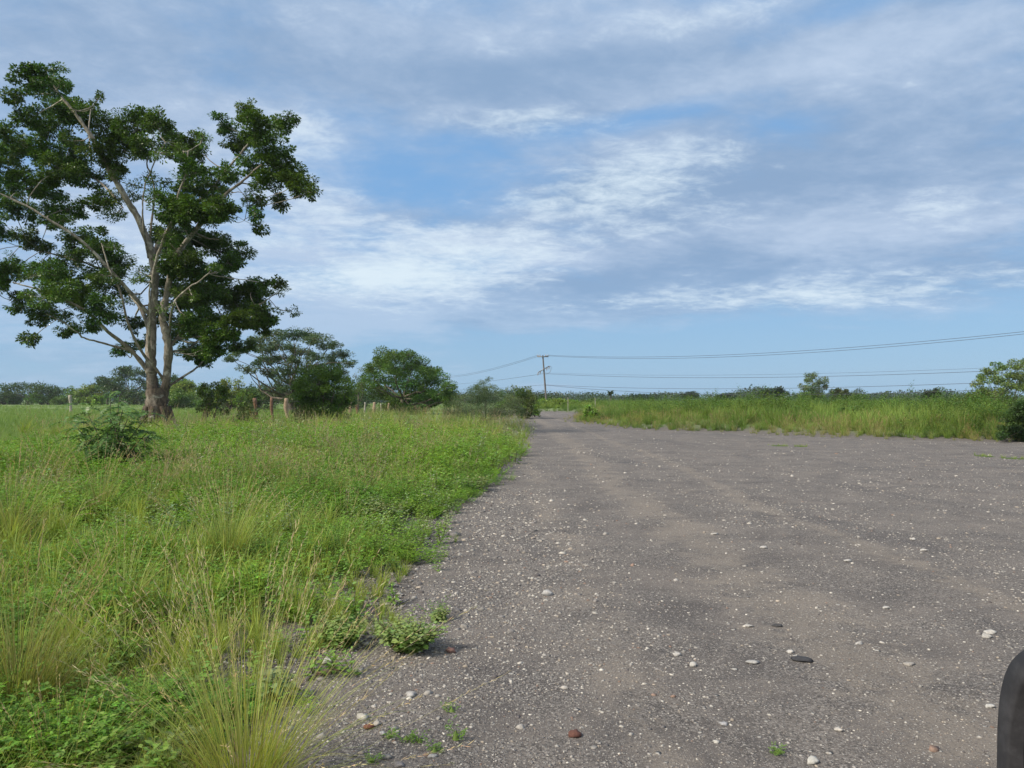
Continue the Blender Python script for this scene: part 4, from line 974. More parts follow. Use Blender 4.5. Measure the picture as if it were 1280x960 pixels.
# ------------------------------------------------------------------ shrub, plants and tussocks on the verge
def pinnate_shrub():
    d = 13.0; x0 = (140 - 640) / 960 * d; z0 = HZ(x0, d) - .02
    root = empty('pinnate_shrub', (x0, d, z0), 'dark green waist high shrub with drooping feather leaves in front of the big tree', 'shrub')
    tq = Q(); lq = Q()
    ends = []
    for i in range(22):
        a = rng.uniform(0, 6.28); sp = rng.uniform(.15, .85); h = rng.uniform(.60, 1.50) * (1.1 - .40 * sp)
        e = np.array([math.cos(a) * sp * .95, math.sin(a) * sp * .8, h]); pts = smooth_path([(0, 0, 0), e * np.array([.35, .35, .5]), e], 4)
        tube(tq, pts, np.linspace(.016, .005, len(pts)), (.3,) * 3, 5)
        for p in pts[2:]: ends.append(p)
    ends.append(np.array([-.6, 0, 1.28])); ends.append(np.array([-.5, .1, 1.2])); ends.append(np.array([-.7, .0, 1.05])); ends.append(np.array([.6, .0, 1.15]))
    for e in ends:
        for k in range(3):
            a = rng.uniform(0, 6.28); l = rng.uniform(.24, .42); m = 11; t = np.linspace(.12, 1, m)
            R_ = e + np.stack([np.cos(a) * t * l, np.sin(a) * t * l, (.25 * t - .6 * t * t) * l], -1)
            for sg in (-1, 1):
                la = a + sg * 1.15
                D = unit(np.stack([np.full(m, math.cos(la)), np.full(m, math.sin(la)), rng.uniform(-.7, .2) * np.ones(m)], -1) + rng.normal(0, .15, (m, 3)))
                lq.add(*leaves(R_, D, np.tile(unit(np.array([0, -.35, 1.]) + rng.normal(0, .5, 3)), (m, 1)), np.full(m, .085) * np.sin(t * 2.6 + .4), np.full(m, .030), vary((.085, .175, .045), m, .2)))
    tq.build('stems', M_BARKD, root); lq.build('foliage', M_LEAF, root)
pinnate_shrub()

def broad_plant(px, py, h, w, label, colr, stems=16, L=.05, name='broadleaf_plant', tip=(.26, .30, .12)):
    d = (CAMH - .02) * 960 / (py - 500); x0 = (px - 640) / 960 * d; z0 = HZ(x0, d) - .01
    root = empty(name, (x0, d, z0), label, 'plant'); q = Q(); tq = Q()
    for s in range(stems):
        a = rng.uniform(0, 6.28); sp = w * math.sqrt(rng.random()); le = h * rng.uniform(.6, 1.1)
        nl = 20; t = np.linspace(.1, 1, nl)
        p = np.stack([np.cos(a) * sp * t ** .8, np.sin(a) * sp * t ** .8, le * t * (1 - .2 * t)], -1)
        tube(tq, p[::4], np.linspace(.004, .0015, 5), (.14, .15, .06), 4)
        phi = np.arange(nl) * 2.4 + rng.uniform(0, 6)
        D = unit(np.stack([np.cos(phi), np.sin(phi), -.25 + .5 * t + rng.normal(0, .15, nl)], -1))
        l = L * np.interp(t, [0, .5, .85, 1], [1, 1.1, .6, .3]) * rng.uniform(.75, 1.2, nl)
        up = unit(np.array([0, 0, 1.]) + rng.normal(0, .3, (nl, 3)))
        b = p + D * l[:, None] * .3; Sd = unit(np.cross(D, up)); Nn = np.cross(Sd, D); wv = (l * .72)[:, None]; l_ = l[:, None]
        # six point leaf, two halves folded along the rib
        v = np.stack([b, b + D * l_ * .35 + Sd * wv * .5 + Nn * wv * .10, b + D * l_ * .75 + Sd * wv * .36 + Nn * wv * .05, b + D * l_ - Nn * wv * .12, b + D * l_ * .5 - Nn * wv * .05,
                      b + D * l_ * .35 - Sd * wv * .5 + Nn * wv * .10, b + D * l_ * .75 - Sd * wv * .36 + Nn * wv * .05], 1)
        i0 = np.arange(nl)[:, None] * 7
        f = np.concatenate([i0 + np.array([[0, 1, 2, 4]]), i0 + np.array([[4, 2, 3, 6]]), i0 + np.array([[0, 4, 6, 5]])])
        c = vary(colr, nl, .14) * (1 - t[:, None] ** 3) + np.array(tip) * t[:, None] ** 3
        q.add(v, f, np.repeat(c[:, None], 7, 1))
    tq.build('stems', M_WEED, root); q.build('leaves', M_WEED, root)
broad_plant(512, 808, .27, .27, 'round leaved light green plant alone on the gravel shoulder', (.22, .36, .12), 64, .042)
broad_plant(425, 802, .24, .22, 'round leaved plant behind the grass stalks, left of the one on open gravel', (.20, .35, .09), 40, .045)
broad_plant(545, 770, .13, .12, 'small offshoot plant just behind the round leaved plant on the gravel', (.20, .31, .11), 12, .035)
broad_plant(172, 905, .20, .14, 'plant with large pale silvery leaves left of the biggest tussock', (.22, .31, .18), 7, .085)
broad_plant(340, 872, .26, .10, 'upright pale leaved plant right behind the biggest tussock', (.20, .30, .15), 5, .075)
broad_plant(200, 955, .22, .16, 'broad leaved weed touching the left foot of the biggest tussock', (.15, .25, .09), 8, .07)
broad_plant(70, 860, .30, .2, 'broad leaved weed growing beside the brown based tussock', (.10, .20, .05), 10, .06)
broad_plant(475, 655, .42, .35, 'pale leaved bushy weed at the verge edge nearer than its twin', (.17, .25, .11), 22, .07)
broad_plant(590, 612, .40, .5, 'pale leaved bushy weed where the verge narrows toward the bend', (.17, .24, .11), 22, .08)
broad_plant(500, 690, .20, .25, 'bright green bushy weed hanging over the road edge', (.09, .20, .035), 22, .05)
def feathery(px, py, h, label, n=7):
    d = CAMH * 960 / (py - 500); x0 = (px - 640) / 960 * d; z0 = HZ(x0, d) - .005
    V, F_, C = tmpl_fern_weed(h, n, 5, .010 + h * .05, (.16, .29, .06)); V = V * np.array([.62, .62, 1.0]); qq = Q(); qq.add(V, F_, C); tube(qq, [(0, 0, 0), (0, 0, h * .25), (0, 0, h * .5)], [.022, .012, .002], (.14, .22, .05), 5); V, F_, C = qq.arr()
    o = mesh('feathery_seedling', V, F_, M_WEED, C); o.location = (x0, d, z0); tag(o, label, 'seedling', 'small seedlings on the gravel')
feathery(570, 925, .10, 'tallest feathery light green seedling on the gravel at the bottom middle')
feathery(565, 890, .05, 'small feathery seedling just behind the tallest one on the gravel')
feathery(508, 925, .05, 'tiny yellowish seedling right of the rusty brown stone')
feathery(488, 922, .045, 'tiny yellowish seedling nearest the blue grey pebble')
feathery(525, 928, .05, 'low seedling between the tiny yellowish ones and the tallest one')
feathery(543, 940, .045, 'low seedling at the left foot of the tallest one')
feathery(464, 952, .05, 'low seedling at the bottom edge below the rusty stone')
feathery(972, 940, .035, 'tiny round green weed alone on the open road at the bottom', 9)
for (px_, py_, w_, lb) in ((975, 557, 22, 'low grass patch growing in the far road, left one of the open pair'), (1002, 558, 14, 'small grass patch just right of its bigger neighbour in the far road'), (1230, 570, 18, 'small weed patch in the road near the right bank, left of two'), (1266, 573, 24, 'small weed patch in the road by the right border')):
    d = CAMH * 960 / (py_ - 500); x0 = (px_ - 640) / 960 * d; q = Q(); n = 16; r = w_ / 960 * d / 2
    aa = np.arange(12) / 12 * 6.283; sod = np.stack([np.cos(aa) * r * 1.5, np.sin(aa) * r * 2.2, 0 * aa + .004], -1); ctr = np.vstack([sod, [[0, 0, .03]]])
    q.add(ctr, np.array([(i, (i + 1) % 12, (i + 2) % 12, 12) for i in range(0, 12, 2)]), (.10, .15, .04))
    scatter(q, tuft_t, rng.normal(0, r * .5, n), rng.normal(0, r * .8, n), np.zeros(n), rng.uniform(.2, .42, n))
    o = q.build('weed_patch', M_GRASS); o.location = (x0, d, HZ(x0, d) - .01); tag(o, lb, 'weeds', 'weed patches in the road')

def tussock(px, py, h, n, heads, label, lean=.42, c0=(.10, .17, .03), c1=(.26, .29, .09), hc=(.40, .34, .20), r=.09, dry=0, wd=.0036, ground=.05, group='grass tussocks on the verge'):
    d = (CAMH - ground) * 960 / (py - 500); x0 = (px - 640) / 960 * d; z0 = HZ(x0, d) - .02
    root = empty('grass_tussock', (x0, d, z0), label, 'grass tussock', group); q = Q(); hq = Q()
    def pts(m): 
        a = rng.uniform(0, 6.28, m); rr = r * np.sqrt(rng.random(m)); return a, np.stack([np.cos(a) * rr, np.sin(a) * rr, 0 * a], -1)
    a, p = pts(n)
    v, f, c, _ = blades(p, a + rng.normal(0, .4, n), np.abs(rng.normal(0, lean, n)), h * rng.uniform(.45, 1.05, n), np.full(n, wd), rng.uniform(.2, 1.3, n), vary(c0, n), vary(c1, n), 6)
    q.add(v, f, c)
    if dry:
        a, p = pts(dry)
        v, f, c, _ = blades(p, a, np.abs(rng.normal(0, lean * 1.3, dry)), h * rng.uniform(.2, .6, dry), np.full(dry, wd), rng.uniform(.2, 1.8, dry), vary((.22, .14, .08), dry), vary((.34, .24, .14), dry), 4)
        q.add(v, f, c)
    a, p = pts(heads); k = 8
    v, f, c, tip = blades(p, a, np.abs(rng.normal(0, lean * .95, heads)), h * rng.uniform(.95, 1.35, heads), np.full(heads, wd * .55), rng.uniform(.1, .8, heads), vary(c0, heads), vary(hc, heads, .1), k)
    hq.add(v, f, c)
    cen = v.reshape(heads, k + 1, 2, 3).mean(2)
    for j in range(22):
        t = 5.6 + j / 22 * 2.35; i = int(t); b = cen[:, i] * (1 - (t - i)) + cen[:, min(i + 1, k)] * (t - i)
        D = unit(unit(cen[:, k] - cen[:, 5]) + rng.normal(0, .22, (heads, 3)))
        l = h * .034 * rng.uniform(.6, 1.4, heads)
        hq.add(*leaves(b, D, unit(rng.normal(0, 1, (heads, 3))), l, np.full(heads, wd * .9), vary(hc, heads, .15)))
    q.build('blades', M_GRASS, root); hq.build('seed_stalks', M_GRASS, root)
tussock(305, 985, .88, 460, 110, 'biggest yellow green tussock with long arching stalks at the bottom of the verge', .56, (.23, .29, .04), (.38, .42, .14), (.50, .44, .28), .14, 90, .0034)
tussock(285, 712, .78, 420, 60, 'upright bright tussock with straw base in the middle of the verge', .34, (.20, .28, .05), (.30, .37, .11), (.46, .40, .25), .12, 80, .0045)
tussock(22, 895, .80, 420, 60, 'tussock with reddish brown base at the left border', .40, (.13, .16, .04), (.25, .28, .09), (.38, .30, .18), .15, 170)
tussock(425, 702, .55, 70, 12, 'thin pale green tussock near the road edge', .30, (.13, .20, .05), (.22, .29, .10), (.36, .32, .18), .06, 12, .0050)
tussock(125, 668, .75, 130, 34, 'tall straw tipped tussock left of the upright bright one', .36, (.13, .18, .04), (.27, .28, .11), (.42, .36, .22), .12, 30, .0055)
tussock(15, 702, .8, 150, 40, 'straw tipped tussock at the left border behind the brown based one', .40, (.13, .18, .04), (.28, .28, .11), (.42, .34, .22), .15, 40, .0055)
tussock(75, 985, .45, 120, 22, 'low loose tussock at the lower left corner', .55, (.12, .18, .04), (.26, .29, .10), (.38, .31, .18), .12, 40)
tussock(330, 625, .7, 110, 30, 'brownish tussock farther back behind the upright bright one', .40, (.13, .17, .05), (.26, .25, .12), (.36, .28, .20), .14, 50, .0065)
tussock(205, 640, .7, 100, 26, 'loose tussock between the straw tipped and the brownish ones', .40, (.12, .17, .04), (.26, .27, .11), (.38, .32, .20), .12, 30, .0065)
tussock(60, 630, .8, 120, 30, 'tussock right of the left border just before the feather leaved shrub', .40, (.12, .17, .04), (.26, .27, .11), (.38, .32, .20), .15, 30, .0065)

TB = ((.20, .28, .05), (.32, .38, .12), (.46, .40, .25))
for px_, py_, h_, n_, hd_, lb_ in ((150, 765, .62, 220, 26, 'bright tussock just behind the left stalks of the biggest one'), (365, 668, .55, 170, 14, 'small bright tussock between the upright one and the thin pale one'),
        (215, 600, .75, 150, 24, 'straw tinted tussock below the big tree trunk'), (455, 590, .65, 150, 20, 'pale tussock in the middle of the verge below the dense bush tree'),
        (545, 572, .70, 150, 24, 'straw coloured tussock near the road edge below the feathery bush'), (390, 573, .75, 150, 26, 'brown tinged tussock in front of the dense bush tree'), (95, 598, .7, 150, 20, 'greenish tussock hiding the foot of the feather leaved shrub')):
    tussock(px_, py_, h_, n_, hd_, lb_, .36, *TB, .13, 40, max(.0045, (1.4 * 960 / (py_ - 500)) / 1900), ground=.15)

# ------------------------------------------------------------------ fence of posts and wire beside the field
FP = []
def post(px, d, toppy, r, mat, label, lean=(0, 0), gnarl=.02):
    x0 = (px - 640) / 960 * d; z0 = HZ(x0, d) - .1; top = CAMH + (500 - toppy) / 960 * d
    q = Q(); h = top - z0; n = 9; t = np.linspace(0, 1, n)
    pts = np.stack([lean[0] * t * h + np.sin(t * 5 + px) * gnarl * h, lean[1] * t * h + np.cos(t * 4) * gnarl * .5 * h, t * h], -1)
    rad = r * (1 + .15 * np.sin(t * 9 + px)) * np.where(t > .9, 1.08, 1); rad[0] *= 1.2
    pts = np.vstack([pts, pts[-1] + [0, 0, .02]]); rad = np.append(rad, r * .25)
    tube(q, pts, rad, (.3,) * 3, 9, .18)
    o = q.build('fence_post', mat, smooth=True); o.location = (x0, d, z0); tag(o, label, 'fence post', 'posts of the field fence')
    FP.append((x0, d, z0, h, lean))
post(88, 78, 494, .13, M_POSTG, 'dull grey post out in the field above the feather leaved shrub', (0, 0)); FP.clear()
post(255, 37, 498, .12, M_POST, 'gnarled bent pale trunk post right of the big tree', (.10, 0), .06)
post(320, 46, 498, .10, M_POSTR, 'dark stubby post right of the gnarled one', (-.03, 0), .02)
post(341, 47, 497, .09, M_POSTR, 'red brown leaning post left of the dense bush tree', (-.05, 0), .02)
post(360, 48, 498, .13, M_POST, 'thick pale brown post touching the dense bush tree', (-.08, 0), .03)
post(423, 58, 503, .06, M_POSTG, 'thin grey post just right of the dense bush tree', (0, 0))
post(437, 60, 503, .12, M_POST, 'thick pale tan post, left one of the two by the dense bush tree', (.08, 0), .01)
post(446, 61, 506, .09, M_POSTR, 'short dark post between the two thick tan ones', (0, 0))
post(456, 63, 503, .06, M_POSTG, 'thin pale post left of the right thick tan post', (0, 0))
post(467.5, 65, 503, .125, M_POST, 'thick pale tan post under the left edge of the round tree', (.03, 0), .01)
post(476, 68, 505, .05, M_POSTG, 'thin post right of the right thick tan post', (0, 0))
post(486, 71, 504, .10, M_POST, 'tan post below the middle of the round tree', (0, 0))
post(513.5, 77, 506, .07, M_POSTG, 'left of the two small posts at the far end of the fence', (0, 0))
post(519, 79, 507, .12, M_POST, 'right of the two small posts at the far end of the fence', (0, 0))
root = empty('barbed_wire', (FP[0][0], FP[0][1], FP[0][2]), 'thin barbed wire strands running from post to post beside the field', 'fence wire')
m_, t_, o_ = newmat('rusty_wire'); principled(t_, o_, Base_Color=(.12, .10, .09, 1), Roughness=.6, Metallic=.6); M_WIRE = m_
for fr in (.45, .68, .90):
    q = Q(); pts = []
    for (x0, y0, z0, h, ln) in FP: pts.append((x0 + ln[0] * h * fr, y0, z0 + h * fr))
    tube(q, np.array(pts), np.full(len(pts), .008), (.3,) * 3, 4)
    q.build('strand', M_WIRE, root, origin=FP[0][:3])
for pp, tt, dd, lb in ((710, 497, 95, 'thin white post beyond the left end of the right bank, left one'), (744, 498, 92, 'thin white post beyond the right bank, middle one'), (794, 505, 90, 'thin white post beyond the right bank, right one')):
    x0 = (pp - 640) / 960 * dd; z0 = HZ(x0, dd) - .1; q = Q(); h = CAMH + (500 - tt) / 960 * dd - z0
    tube(q, [(0, 0, 0), (0, 0, h * .5), (0, 0, h), (0, 0, h + .02)], [.032, .032, .03, .012], (.3,) * 3, 6, .1)
    o = q.build('marker_post', M_POSTG); o.location = (x0, dd, z0); tag(o, lb, 'post', 'white posts beyond the right bank')
# leafy sprouts of the living fence
gtree(268, 478, 37, 40, 'airy', (.10, .16, .03), 'yellow green sprouting crown on the gnarled fence post', 'living_post_crown', 'shrub', nleaf=2600, L=.09, trunk=.04)
gtree(308, 500, 34, 44, 'bush', (.10, .15, .05), 'pale light green shrub growing against the dark stubby post', 'pale_shrub', 'shrub', nleaf=2200, L=.08, trunk=.03)

# ------------------------------------------------------------------ utility pole, its distant neighbours and the wires
m_, t_, o_ = newmat('pole_steel'); principled(t_, o_, Base_Color=(.16, .16, .17, 1), Roughness=.5, Metallic=.5); M_STEEL = m_
m_, t_, o_ = newmat('insulator'); principled(t_, o_, Base_Color=(.22, .20, .20, 1), Roughness=.3); M_INS = m_
def box(q, c, s, rot=0.0):
    c = np.array(c, float); s = np.array(s, float) / 2
    v = np.array([(x, y, z) for x in (-1, 1) for y in (-1, 1) for z in (-1, 1)], float) * s
    if rot: v = np.stack([v[:, 0] * math.cos(rot) - v[:, 2] * math.sin(rot), v[:, 1], v[:, 0] * math.sin(rot) + v[:, 2] * math.cos(rot)], -1)
    q.add(v + c, np.array([(0, 1, 3, 2), (4, 6, 7, 5), (0, 4, 5, 1), (2, 3, 7, 6), (0, 2, 6, 4), (1, 5, 7, 3)]), (.3,) * 3)
def pole(name, px, d, label, topz=None, lean=-.075, rz=0.0, scale=1.0):
    x0 = (px - 640) / 960 * d; z0 = HZ(x0, d) - .3
    Ht = (topz or (CAMH + (500 - 444) / 960 * d)) - z0
    root = empty(name, (x0, d, z0), label, 'utility pole'); root.rotation_euler = (0, 0, rz)
    def ax(h): return np.array([lean * (h / Ht) * 0.9, 0, h])
    lx = lambda h: lean * h
    q = Q(); hs = np.linspace(0, Ht, 6); tube(q, [(lx(h), 0, h) for h in hs], np.linspace(.18, .115, 6), (.3,) * 3, 12); q.build('shaft', M_CONC, root, smooth=True)
    q = Q(); box(q, (lx(Ht - .25), -.18, Ht - .25), (1.9, .12, .14)); box(q, (lx(Ht - .25), .18, Ht - .25), (1.9, .12, .14)); q.build('crossarm', M_STEEL, root)
    for dx in (-.85, -.5, .5, .85):
        q = Q(); tube(q, [(lx(Ht) + dx, 0, Ht - .30), (lx(Ht) + dx, 0, Ht - .1), (lx(Ht) + dx, 0, Ht + .02), (lx(Ht) + dx, 0, Ht + .12)], [.05, .11, .07, .03], (.3,) * 3, 8); q.build('insulator', M_INS, root, smooth=True)
    # slanting lower arm with switches
    hl = Ht - 2.4
    q = Q(); box(q, (lx(hl), -.2, hl), (2.1, .12, .14), .52); box(q, (lx(hl), .2, hl), (2.1, .12, .14), .52); q.build('slanting_arm', M_STEEL, root)
    for s_, dz in ((-1, -.52), (-.6, -.32), (.6, .32), (1, .52)):
        q = Q(); a = (lx(hl) + s_ * .95, -.2, hl + dz); b = (a[0] - .12, -.25, a[2] - .55); tube(q, [a, ((a[0] + b[0]) / 2, -.22, (a[2] + b[2]) / 2), b], [.06, .09, .05], (.3,) * 3, 6); q.build('fuse_switch', M_INS, root)
    q = Q(); tube(q, smooth_path([(lx(hl) + 1.0, -.2, hl + .5), (lx(hl) + 1.25, -.2, hl + .35), (lx(hl) + 1.05, -.2, hl - .5), (lx(hl) + .3, -.2, hl - .9)], 4), np.full(13, .03), (.3,) * 3, 4); q.build('jumper_cable', M_STEEL, root)
    return root, x0, z0, Ht, lx
rt, ax_, az_, HtA, lxA = pole('utility_pole', 683.5, 132, 'leaning grey utility pole with crossarm and slanting switch arm beyond the road bend')
D2 = 62.0; BX = .92 * D2; 
rtB, bx_, bz_, HtB, lxB = pole('utility_pole', 640 + 960 * BX / D2, D2, 'grey utility pole outside the view to the right', topz=8.9, lean=0, rz=.9)
rtC, cx_, cz_, HtC, lxC = pole('utility_pole', 530, 300, 'far grey utility pole hidden behind the round tree', topz=11.0, lean=0, rz=.3)
m_, t_, o_ = newmat('cable_black'); principled(t_, o_, Base_Color=(.05, .055, .065, 1), Roughness=.5); M_CAB = m_
def wire(a, b, sag, label, r=.02):
    a = np.array(a); b = np.array(b); t = np.linspace(0, 1, 40)[:, None]
    pts = a * (1 - t) + b * t; pts[:, 2] -= (4 * sag * t * (1 - t))[:, 0]
    q = Q(); dd = pts[:, 1]
    tube(q, pts, np.full(40, r), (.3,) * 3, 4)
    o = q.build('power_line', M_CAB, origin=a); o.location = tuple(a); tag(o, label, 'power line', 'power lines')
A_ = lambda dx, z: (ax_ + lxA(z) + dx, 132, az_ + z)
def end(dx, z): return (BX + dx * .3, D2 + dx, bz_ + z)
wire(A_(.85, HtA), end(-.6, HtB), 1.6, 'topmost power line running from the pole to the right border')
wire(A_(.5, HtA - .1), end(.6, HtB - .1), 1.75, 'power line hanging just under the topmost one on the right')
z2 = HtA - (467 - 444) / 960 * 132
wire(A_(.1, z2), (BX, D2, 1.6 + (500 - 458) / 960 * D2 + 0.55), 1.05, 'middle power line to the right of the pole')
wire(A_(-.1, z2 + .15), (BX, D2 + 2.5, 1.6 + (500 - 452) / 960 * D2 + 0.4), .85, 'thin line almost touching the middle power line on the right', .011)
z3 = HtA - (481 - 444) / 960 * 132
wire(A_(.1, z3), (BX, D2, 1.6 + (500 - 474) / 960 * D2 + .6), 1.0, 'low power line crossing behind the airy pale tree')
wire(A_(.1, z3 - .05), (BX, D2 - 2, 1.6 + (500 - 482) / 960 * D2 + .75), 1.6, 'lowest sagging cable just above the right bank trees', .024)
C3 = lambda z: (cx_, 300, cz_ + z)
wire(A_(-.85, HtA), C3(HtC), 1.6, 'upper power line dropping from the pole to the left', .024)
wire(A_(-.5, HtA - .1), C3(HtC - .3), 1.7, 'power line just under the upper one on the left of the pole', .024)
wire(A_(-.1, z2), C3(HtC - 3.2), .8, 'lower power line leaving the pole to the left', .024)
wire(A_(-.1, z3), C3(HtC - 5.2), .5, 'lowest cable leaving the pole to the left above the bend', .02)

# ------------------------------------------------------------------ the car whose front corner is in view
def plastic(name, c, r, spec=.4, bump=0.0):
    m, t, o = newmat(name)
    n = NOISE(OBJ(t), 14, 5, .6, 0, t)
    p = principled(t, o, Base_Color=MIX(SS(n, .4, .7, t), c, tuple(min(1, v * 1.5 + .012) for v in c), t), Roughness=r); p.inputs['Specular IOR Level'].default_value = spec
    if bump:
        n2 = NOISE(OBJ(t), 400, 2, .5, 0, t); b = t.nodes.new('ShaderNodeBump'); b.inputs['Strength'].default_value = bump; b.inputs['Distance'].default_value = .002
        t.links.new(n2, b.inputs['Height']); t.links.new(b.outputs[0], p.inputs['Normal'])
    return m
M_PAINT = plastic('grey_car_paint', (.10, .105, .115), .28, .6); M_CLAD = plastic('black_textured_plastic', (.022, .022, .026), .60, .4, .4)
M_WELL = plastic('wheel_well_black', (.008, .008, .009), .9, .1); M_TYRE = plastic('tyre_rubber', (.018, .018, .019), .8, .3); M_RIM = plastic('rim_alloy', (.45, .45, .46), .3, .6)
M_GLS = plastic('dark_car_glass', (.012, .015, .018), .05, .8); M_LAMP = plastic('lamp_glass', (.55, .56, .58), .1, .8)
def car():
    cx, yf = 2.447, 2.62     # centre line and front end
    root = empty('parked_car', (cx, yf - 2.3, 0), 'dark car with black plastic bumper corner poking in at the right border', 'car')
    ox, oy = 0, 2.3         # local: x right, y forward, front end at y = 2.3, rear at -2.3
    Wh = .93
    def loft(secs, mat, name, cap=True, parent=root):
        """secs: list of closed rings with equal counts"""
        k = len(secs[0]); V = np.array([p for s in secs for p in s], float); f = []
        for i in range(len(secs) - 1):
            for j in range(k): f.append((i * k + j, i * k + (j + 1) % k, (i + 1) * k + (j + 1) % k, (i + 1) * k + j))
        n0 = len(V)
        if cap:
            V = np.vstack([V, np.mean(secs[0], axis=0), np.mean(secs[-1], axis=0)])
            for j in range(0, k, 2):
                f.append((n0, (j + 2) % k, (j + 1) % k, j)); b = (len(secs) - 1) * k; f.append((n0 + 1, b + j, b + (j + 1) % k, b + (j + 2) % k))
        return mesh(name, V, np.array(f), mat, None, parent, smooth=True)
    def plan(z, inset=0.0, rc=.42, yfront=2.30, yrear=-2.3, m=8, wx=Wh):
        """rounded rectangle outline of the body at height z"""
        pts = []; w = wx - inset; f_ = yfront - inset; r_ = yrear + inset
        for (sx_, sy_, a0) in ((1, 1, 0), (-1, 1, 90), (-1, -1, 180), (1, -1, 270)):
            for i in range(m):
                a = math.radians(a0 + 90 * i / (m - 1)); ccx = sx_ * (w - rc); ccy = (f_ - rc) if sy_ > 0 else (r_ + rc)
                pts.append((ccx + rc * math.cos(a), ccy + rc * math.sin(a), z))
        return pts
    # painted body: from the beltline down to the cladding, with hood falling to the nose
    secs = [plan(.73, .09), plan(.80, .07), plan(.86, .07, yfront=2.22), plan(.90, .06, yfront=2.12), plan(.97, .12, yfront=1.98), plan(1.0, .22, yfront=1.8)]
    loft(secs, M_PAINT, 'body')
    # lower plastic cladding that wraps the bumpers
    secs = [plan(.20, .16, yfront=2.28), plan(.26, .05, yfront=2.30), plan(.34, .01), plan(.46, 0), plan(.66, .004), plan(.73, .012), plan(.775, .04), plan(.795, .12)]
    loft(secs, M_CLAD, 'bumper_cladding')
    # cabin
    secs = [plan(.98, .10, .3, 1.25, -2.15), plan(1.2, .16, .3, .95, -2.1), plan(1.42, .24, .3, .6, -2.0)]
    loft(secs, M_GLS, 'windows')
    loft([plan(1.415, .23, .3, .62, -2.02), plan(1.47, .26, .3, .50, -1.98), plan(1.50, .38, .3, .30, -1.85)], M_PAINT, 'roof')
    # wheel arches, wheels
    for sx_ in (-1, 1):
        for yy in (1.49, -1.40):
            q = Q(); aa = np.radians(np.linspace(-20, 200, 40)); n = len(aa); zc = .40; ex_ = 2 / 4.0
            def se(a, R_): return (yy + R_ * math.copysign(abs(math.cos(a)) ** ex_, math.cos(a)), zc + R_ * math.copysign(abs(math.sin(a)) ** ex_, math.sin(a)))
            rings = []
            for a in aa:
                y0_, z0_ = se(a, .46); y1_, z1_ = se(a, .475); y2_, z2_ = se(a, .53); y3_, z3_ = se(a, .56)
                rings.append([(sx_ * (Wh - .10), y0_, z0_), (sx_ * (Wh + .045), y0_, z0_), (sx_ * (Wh + .052), y1_, z1_), (sx_ * (Wh + .040), y2_, z2_), (sx_ * (Wh - .02), y3_, z3_)])
            V = np.array(rings).reshape(-1, 3); f = []
            for i in range(n - 1):
                for j in range(4): f.append((i * 5 + j, i * 5 + j + 1, i * 5 + 5 + j + 1, i * 5 + 5 + j))
            q.add(V, np.array(f), (.3,) * 3)
            q.build('wheel_arch', M_CLAD, root, smooth=False)
            q = Q(); ctr_ = np.array([[sx_ * (Wh + .006), yy, zc]]); rim_ = np.array([(sx_ * (Wh + .006), *se(a, .465)) for a in aa[:39]]); V = np.vstack([ctr_, rim_])
            q.add(V, np.array([(0, i, i + 1, i + 2) for i in range(1, 38, 2)]), (.3,) * 3); q.build('wheel_well', M_WELL, root)
            wq = Q(); m = 36; prof = [(.24, -.10), (.30, -.125), (.345, -.12), (.372, -.10), (.378, 0), (.372, .10), (.345, .12), (.30, .125), (.24, .10)]
            ang = np.arange(m) / m * 2 * math.pi
            V = np.array([[(x_ , r_ * math.cos(a), r_ * math.sin(a)) for (r_, x_) in prof] for a in ang]).reshape(-1, 3); kp = len(prof); f = []
            for i in range(m):
                for j in range(kp - 1): f.append((i * kp + j, i * kp + j + 1, ((i + 1) % m) * kp + j + 1, ((i + 1) % m) * kp + j))
            wq.add(V, np.array(f), (.3,) * 3)
            w = empty_child('wheel', root, (sx_ * (Wh - .100), yy, .38))
            wq.build('tyre', M_TYRE, w, smooth=True)
            rq = Q(); 
            for s5 in range(5):
                a = s5 * 2 * math.pi / 5; tube(rq, [(sx_ * .06, 0, 0), (sx_ * .07, .12 * math.cos(a), .12 * math.sin(a)), (sx_ * .05, .235 * math.cos(a), .235 * math.sin(a))], [.05, .035, .04], (.3,) * 3, 6)
            tube(rq, [(sx_ * .02, .24 * math.cos(a), .24 * math.sin(a)) for a in np.linspace(0, 2 * math.pi, 31)], np.full(31, .018), (.3,) * 3, 6)
            rq.build('rim', M_RIM, w)
    for sx_ in (-1, 1):
        q = Q(); tube(q, [(sx_ * (Wh - .004), 2.02 - .0 * k_, .30 + .06 * k_) for k_ in range(7)], np.full(7, .006), (.3,) * 3, 4); q.build('panel_seam', M_WELL, root)
        q = Q(); tube(q, smooth_path([(sx_ * .66, 2.10, .84), (sx_ * .56, 2.17, .83), (sx_ * .42, 2.20, .82)], 4), [.02, .035, .045, .05, .05, .05, .045, .035, .02], (.3,) * 3, 8); q.build('headlight', M_LAMP, root, smooth=True)
        q = Q(); box(q, (sx_ * .99, .78, 1.05), (.16, .10, .13)); box(q, (sx_ * .90, .80, 1.02), (.1, .04, .03)); q.build('side_mirror', M_PAINT, root)
    q = Q()
    for i in range(4): box(q, (0, 2.262 - .004 * i, .54 + .055 * i), (1.0, .10, .02))
    q.build('grille', M_CLAD, root)
def empty_child(name, parent, loc):
    o = bpy.data.objects.new(name, None); COL.objects.link(o); o.parent = parent; o.location = loc; return o
car()

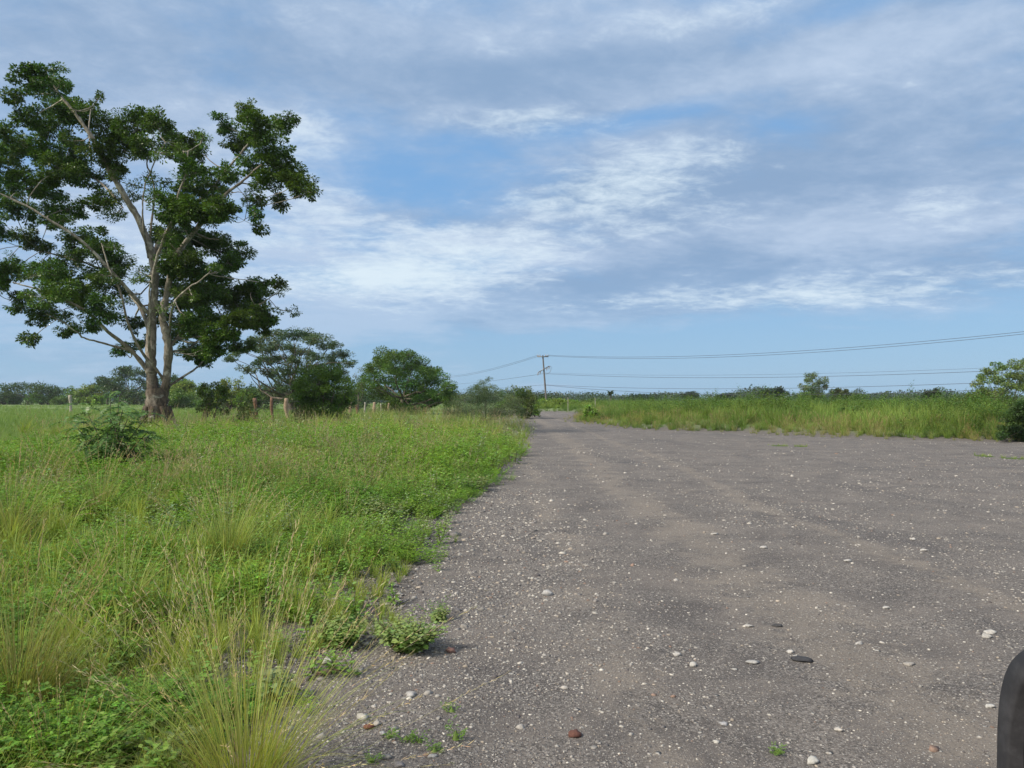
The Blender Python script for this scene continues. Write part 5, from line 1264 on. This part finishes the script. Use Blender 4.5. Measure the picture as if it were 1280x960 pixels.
# ------------------------------------------------------------------ air: thin even haze, sky outside the box
def haze():
    lo = np.array([-560, -60, -1.6]); hi = np.array([560, 600, 24.0])
    v = np.array([(x, y, z) for x in (lo[0], hi[0]) for y in (lo[1], hi[1]) for z in (lo[2], hi[2])])
    m, t, o = newmat('thin_haze'); p = t.nodes.new('ShaderNodeVolumePrincipled')
    p.inputs['Color'].default_value = (.80, .90, 1.0, 1); p.inputs['Density'].default_value = 0.00017; p.inputs['Anisotropy'].default_value = .1
    t.links.new(p.outputs[0], o.inputs['Volume'])
    h = mesh('haze', v, np.array([(0, 1, 3, 2), (4, 6, 7, 5), (0, 4, 5, 1), (2, 3, 7, 6), (0, 2, 6, 4), (1, 5, 7, 3)]), m)
    tag(h, 'thin pale blue haze in the air towards the horizon', 'haze', kind='stuff')
haze()
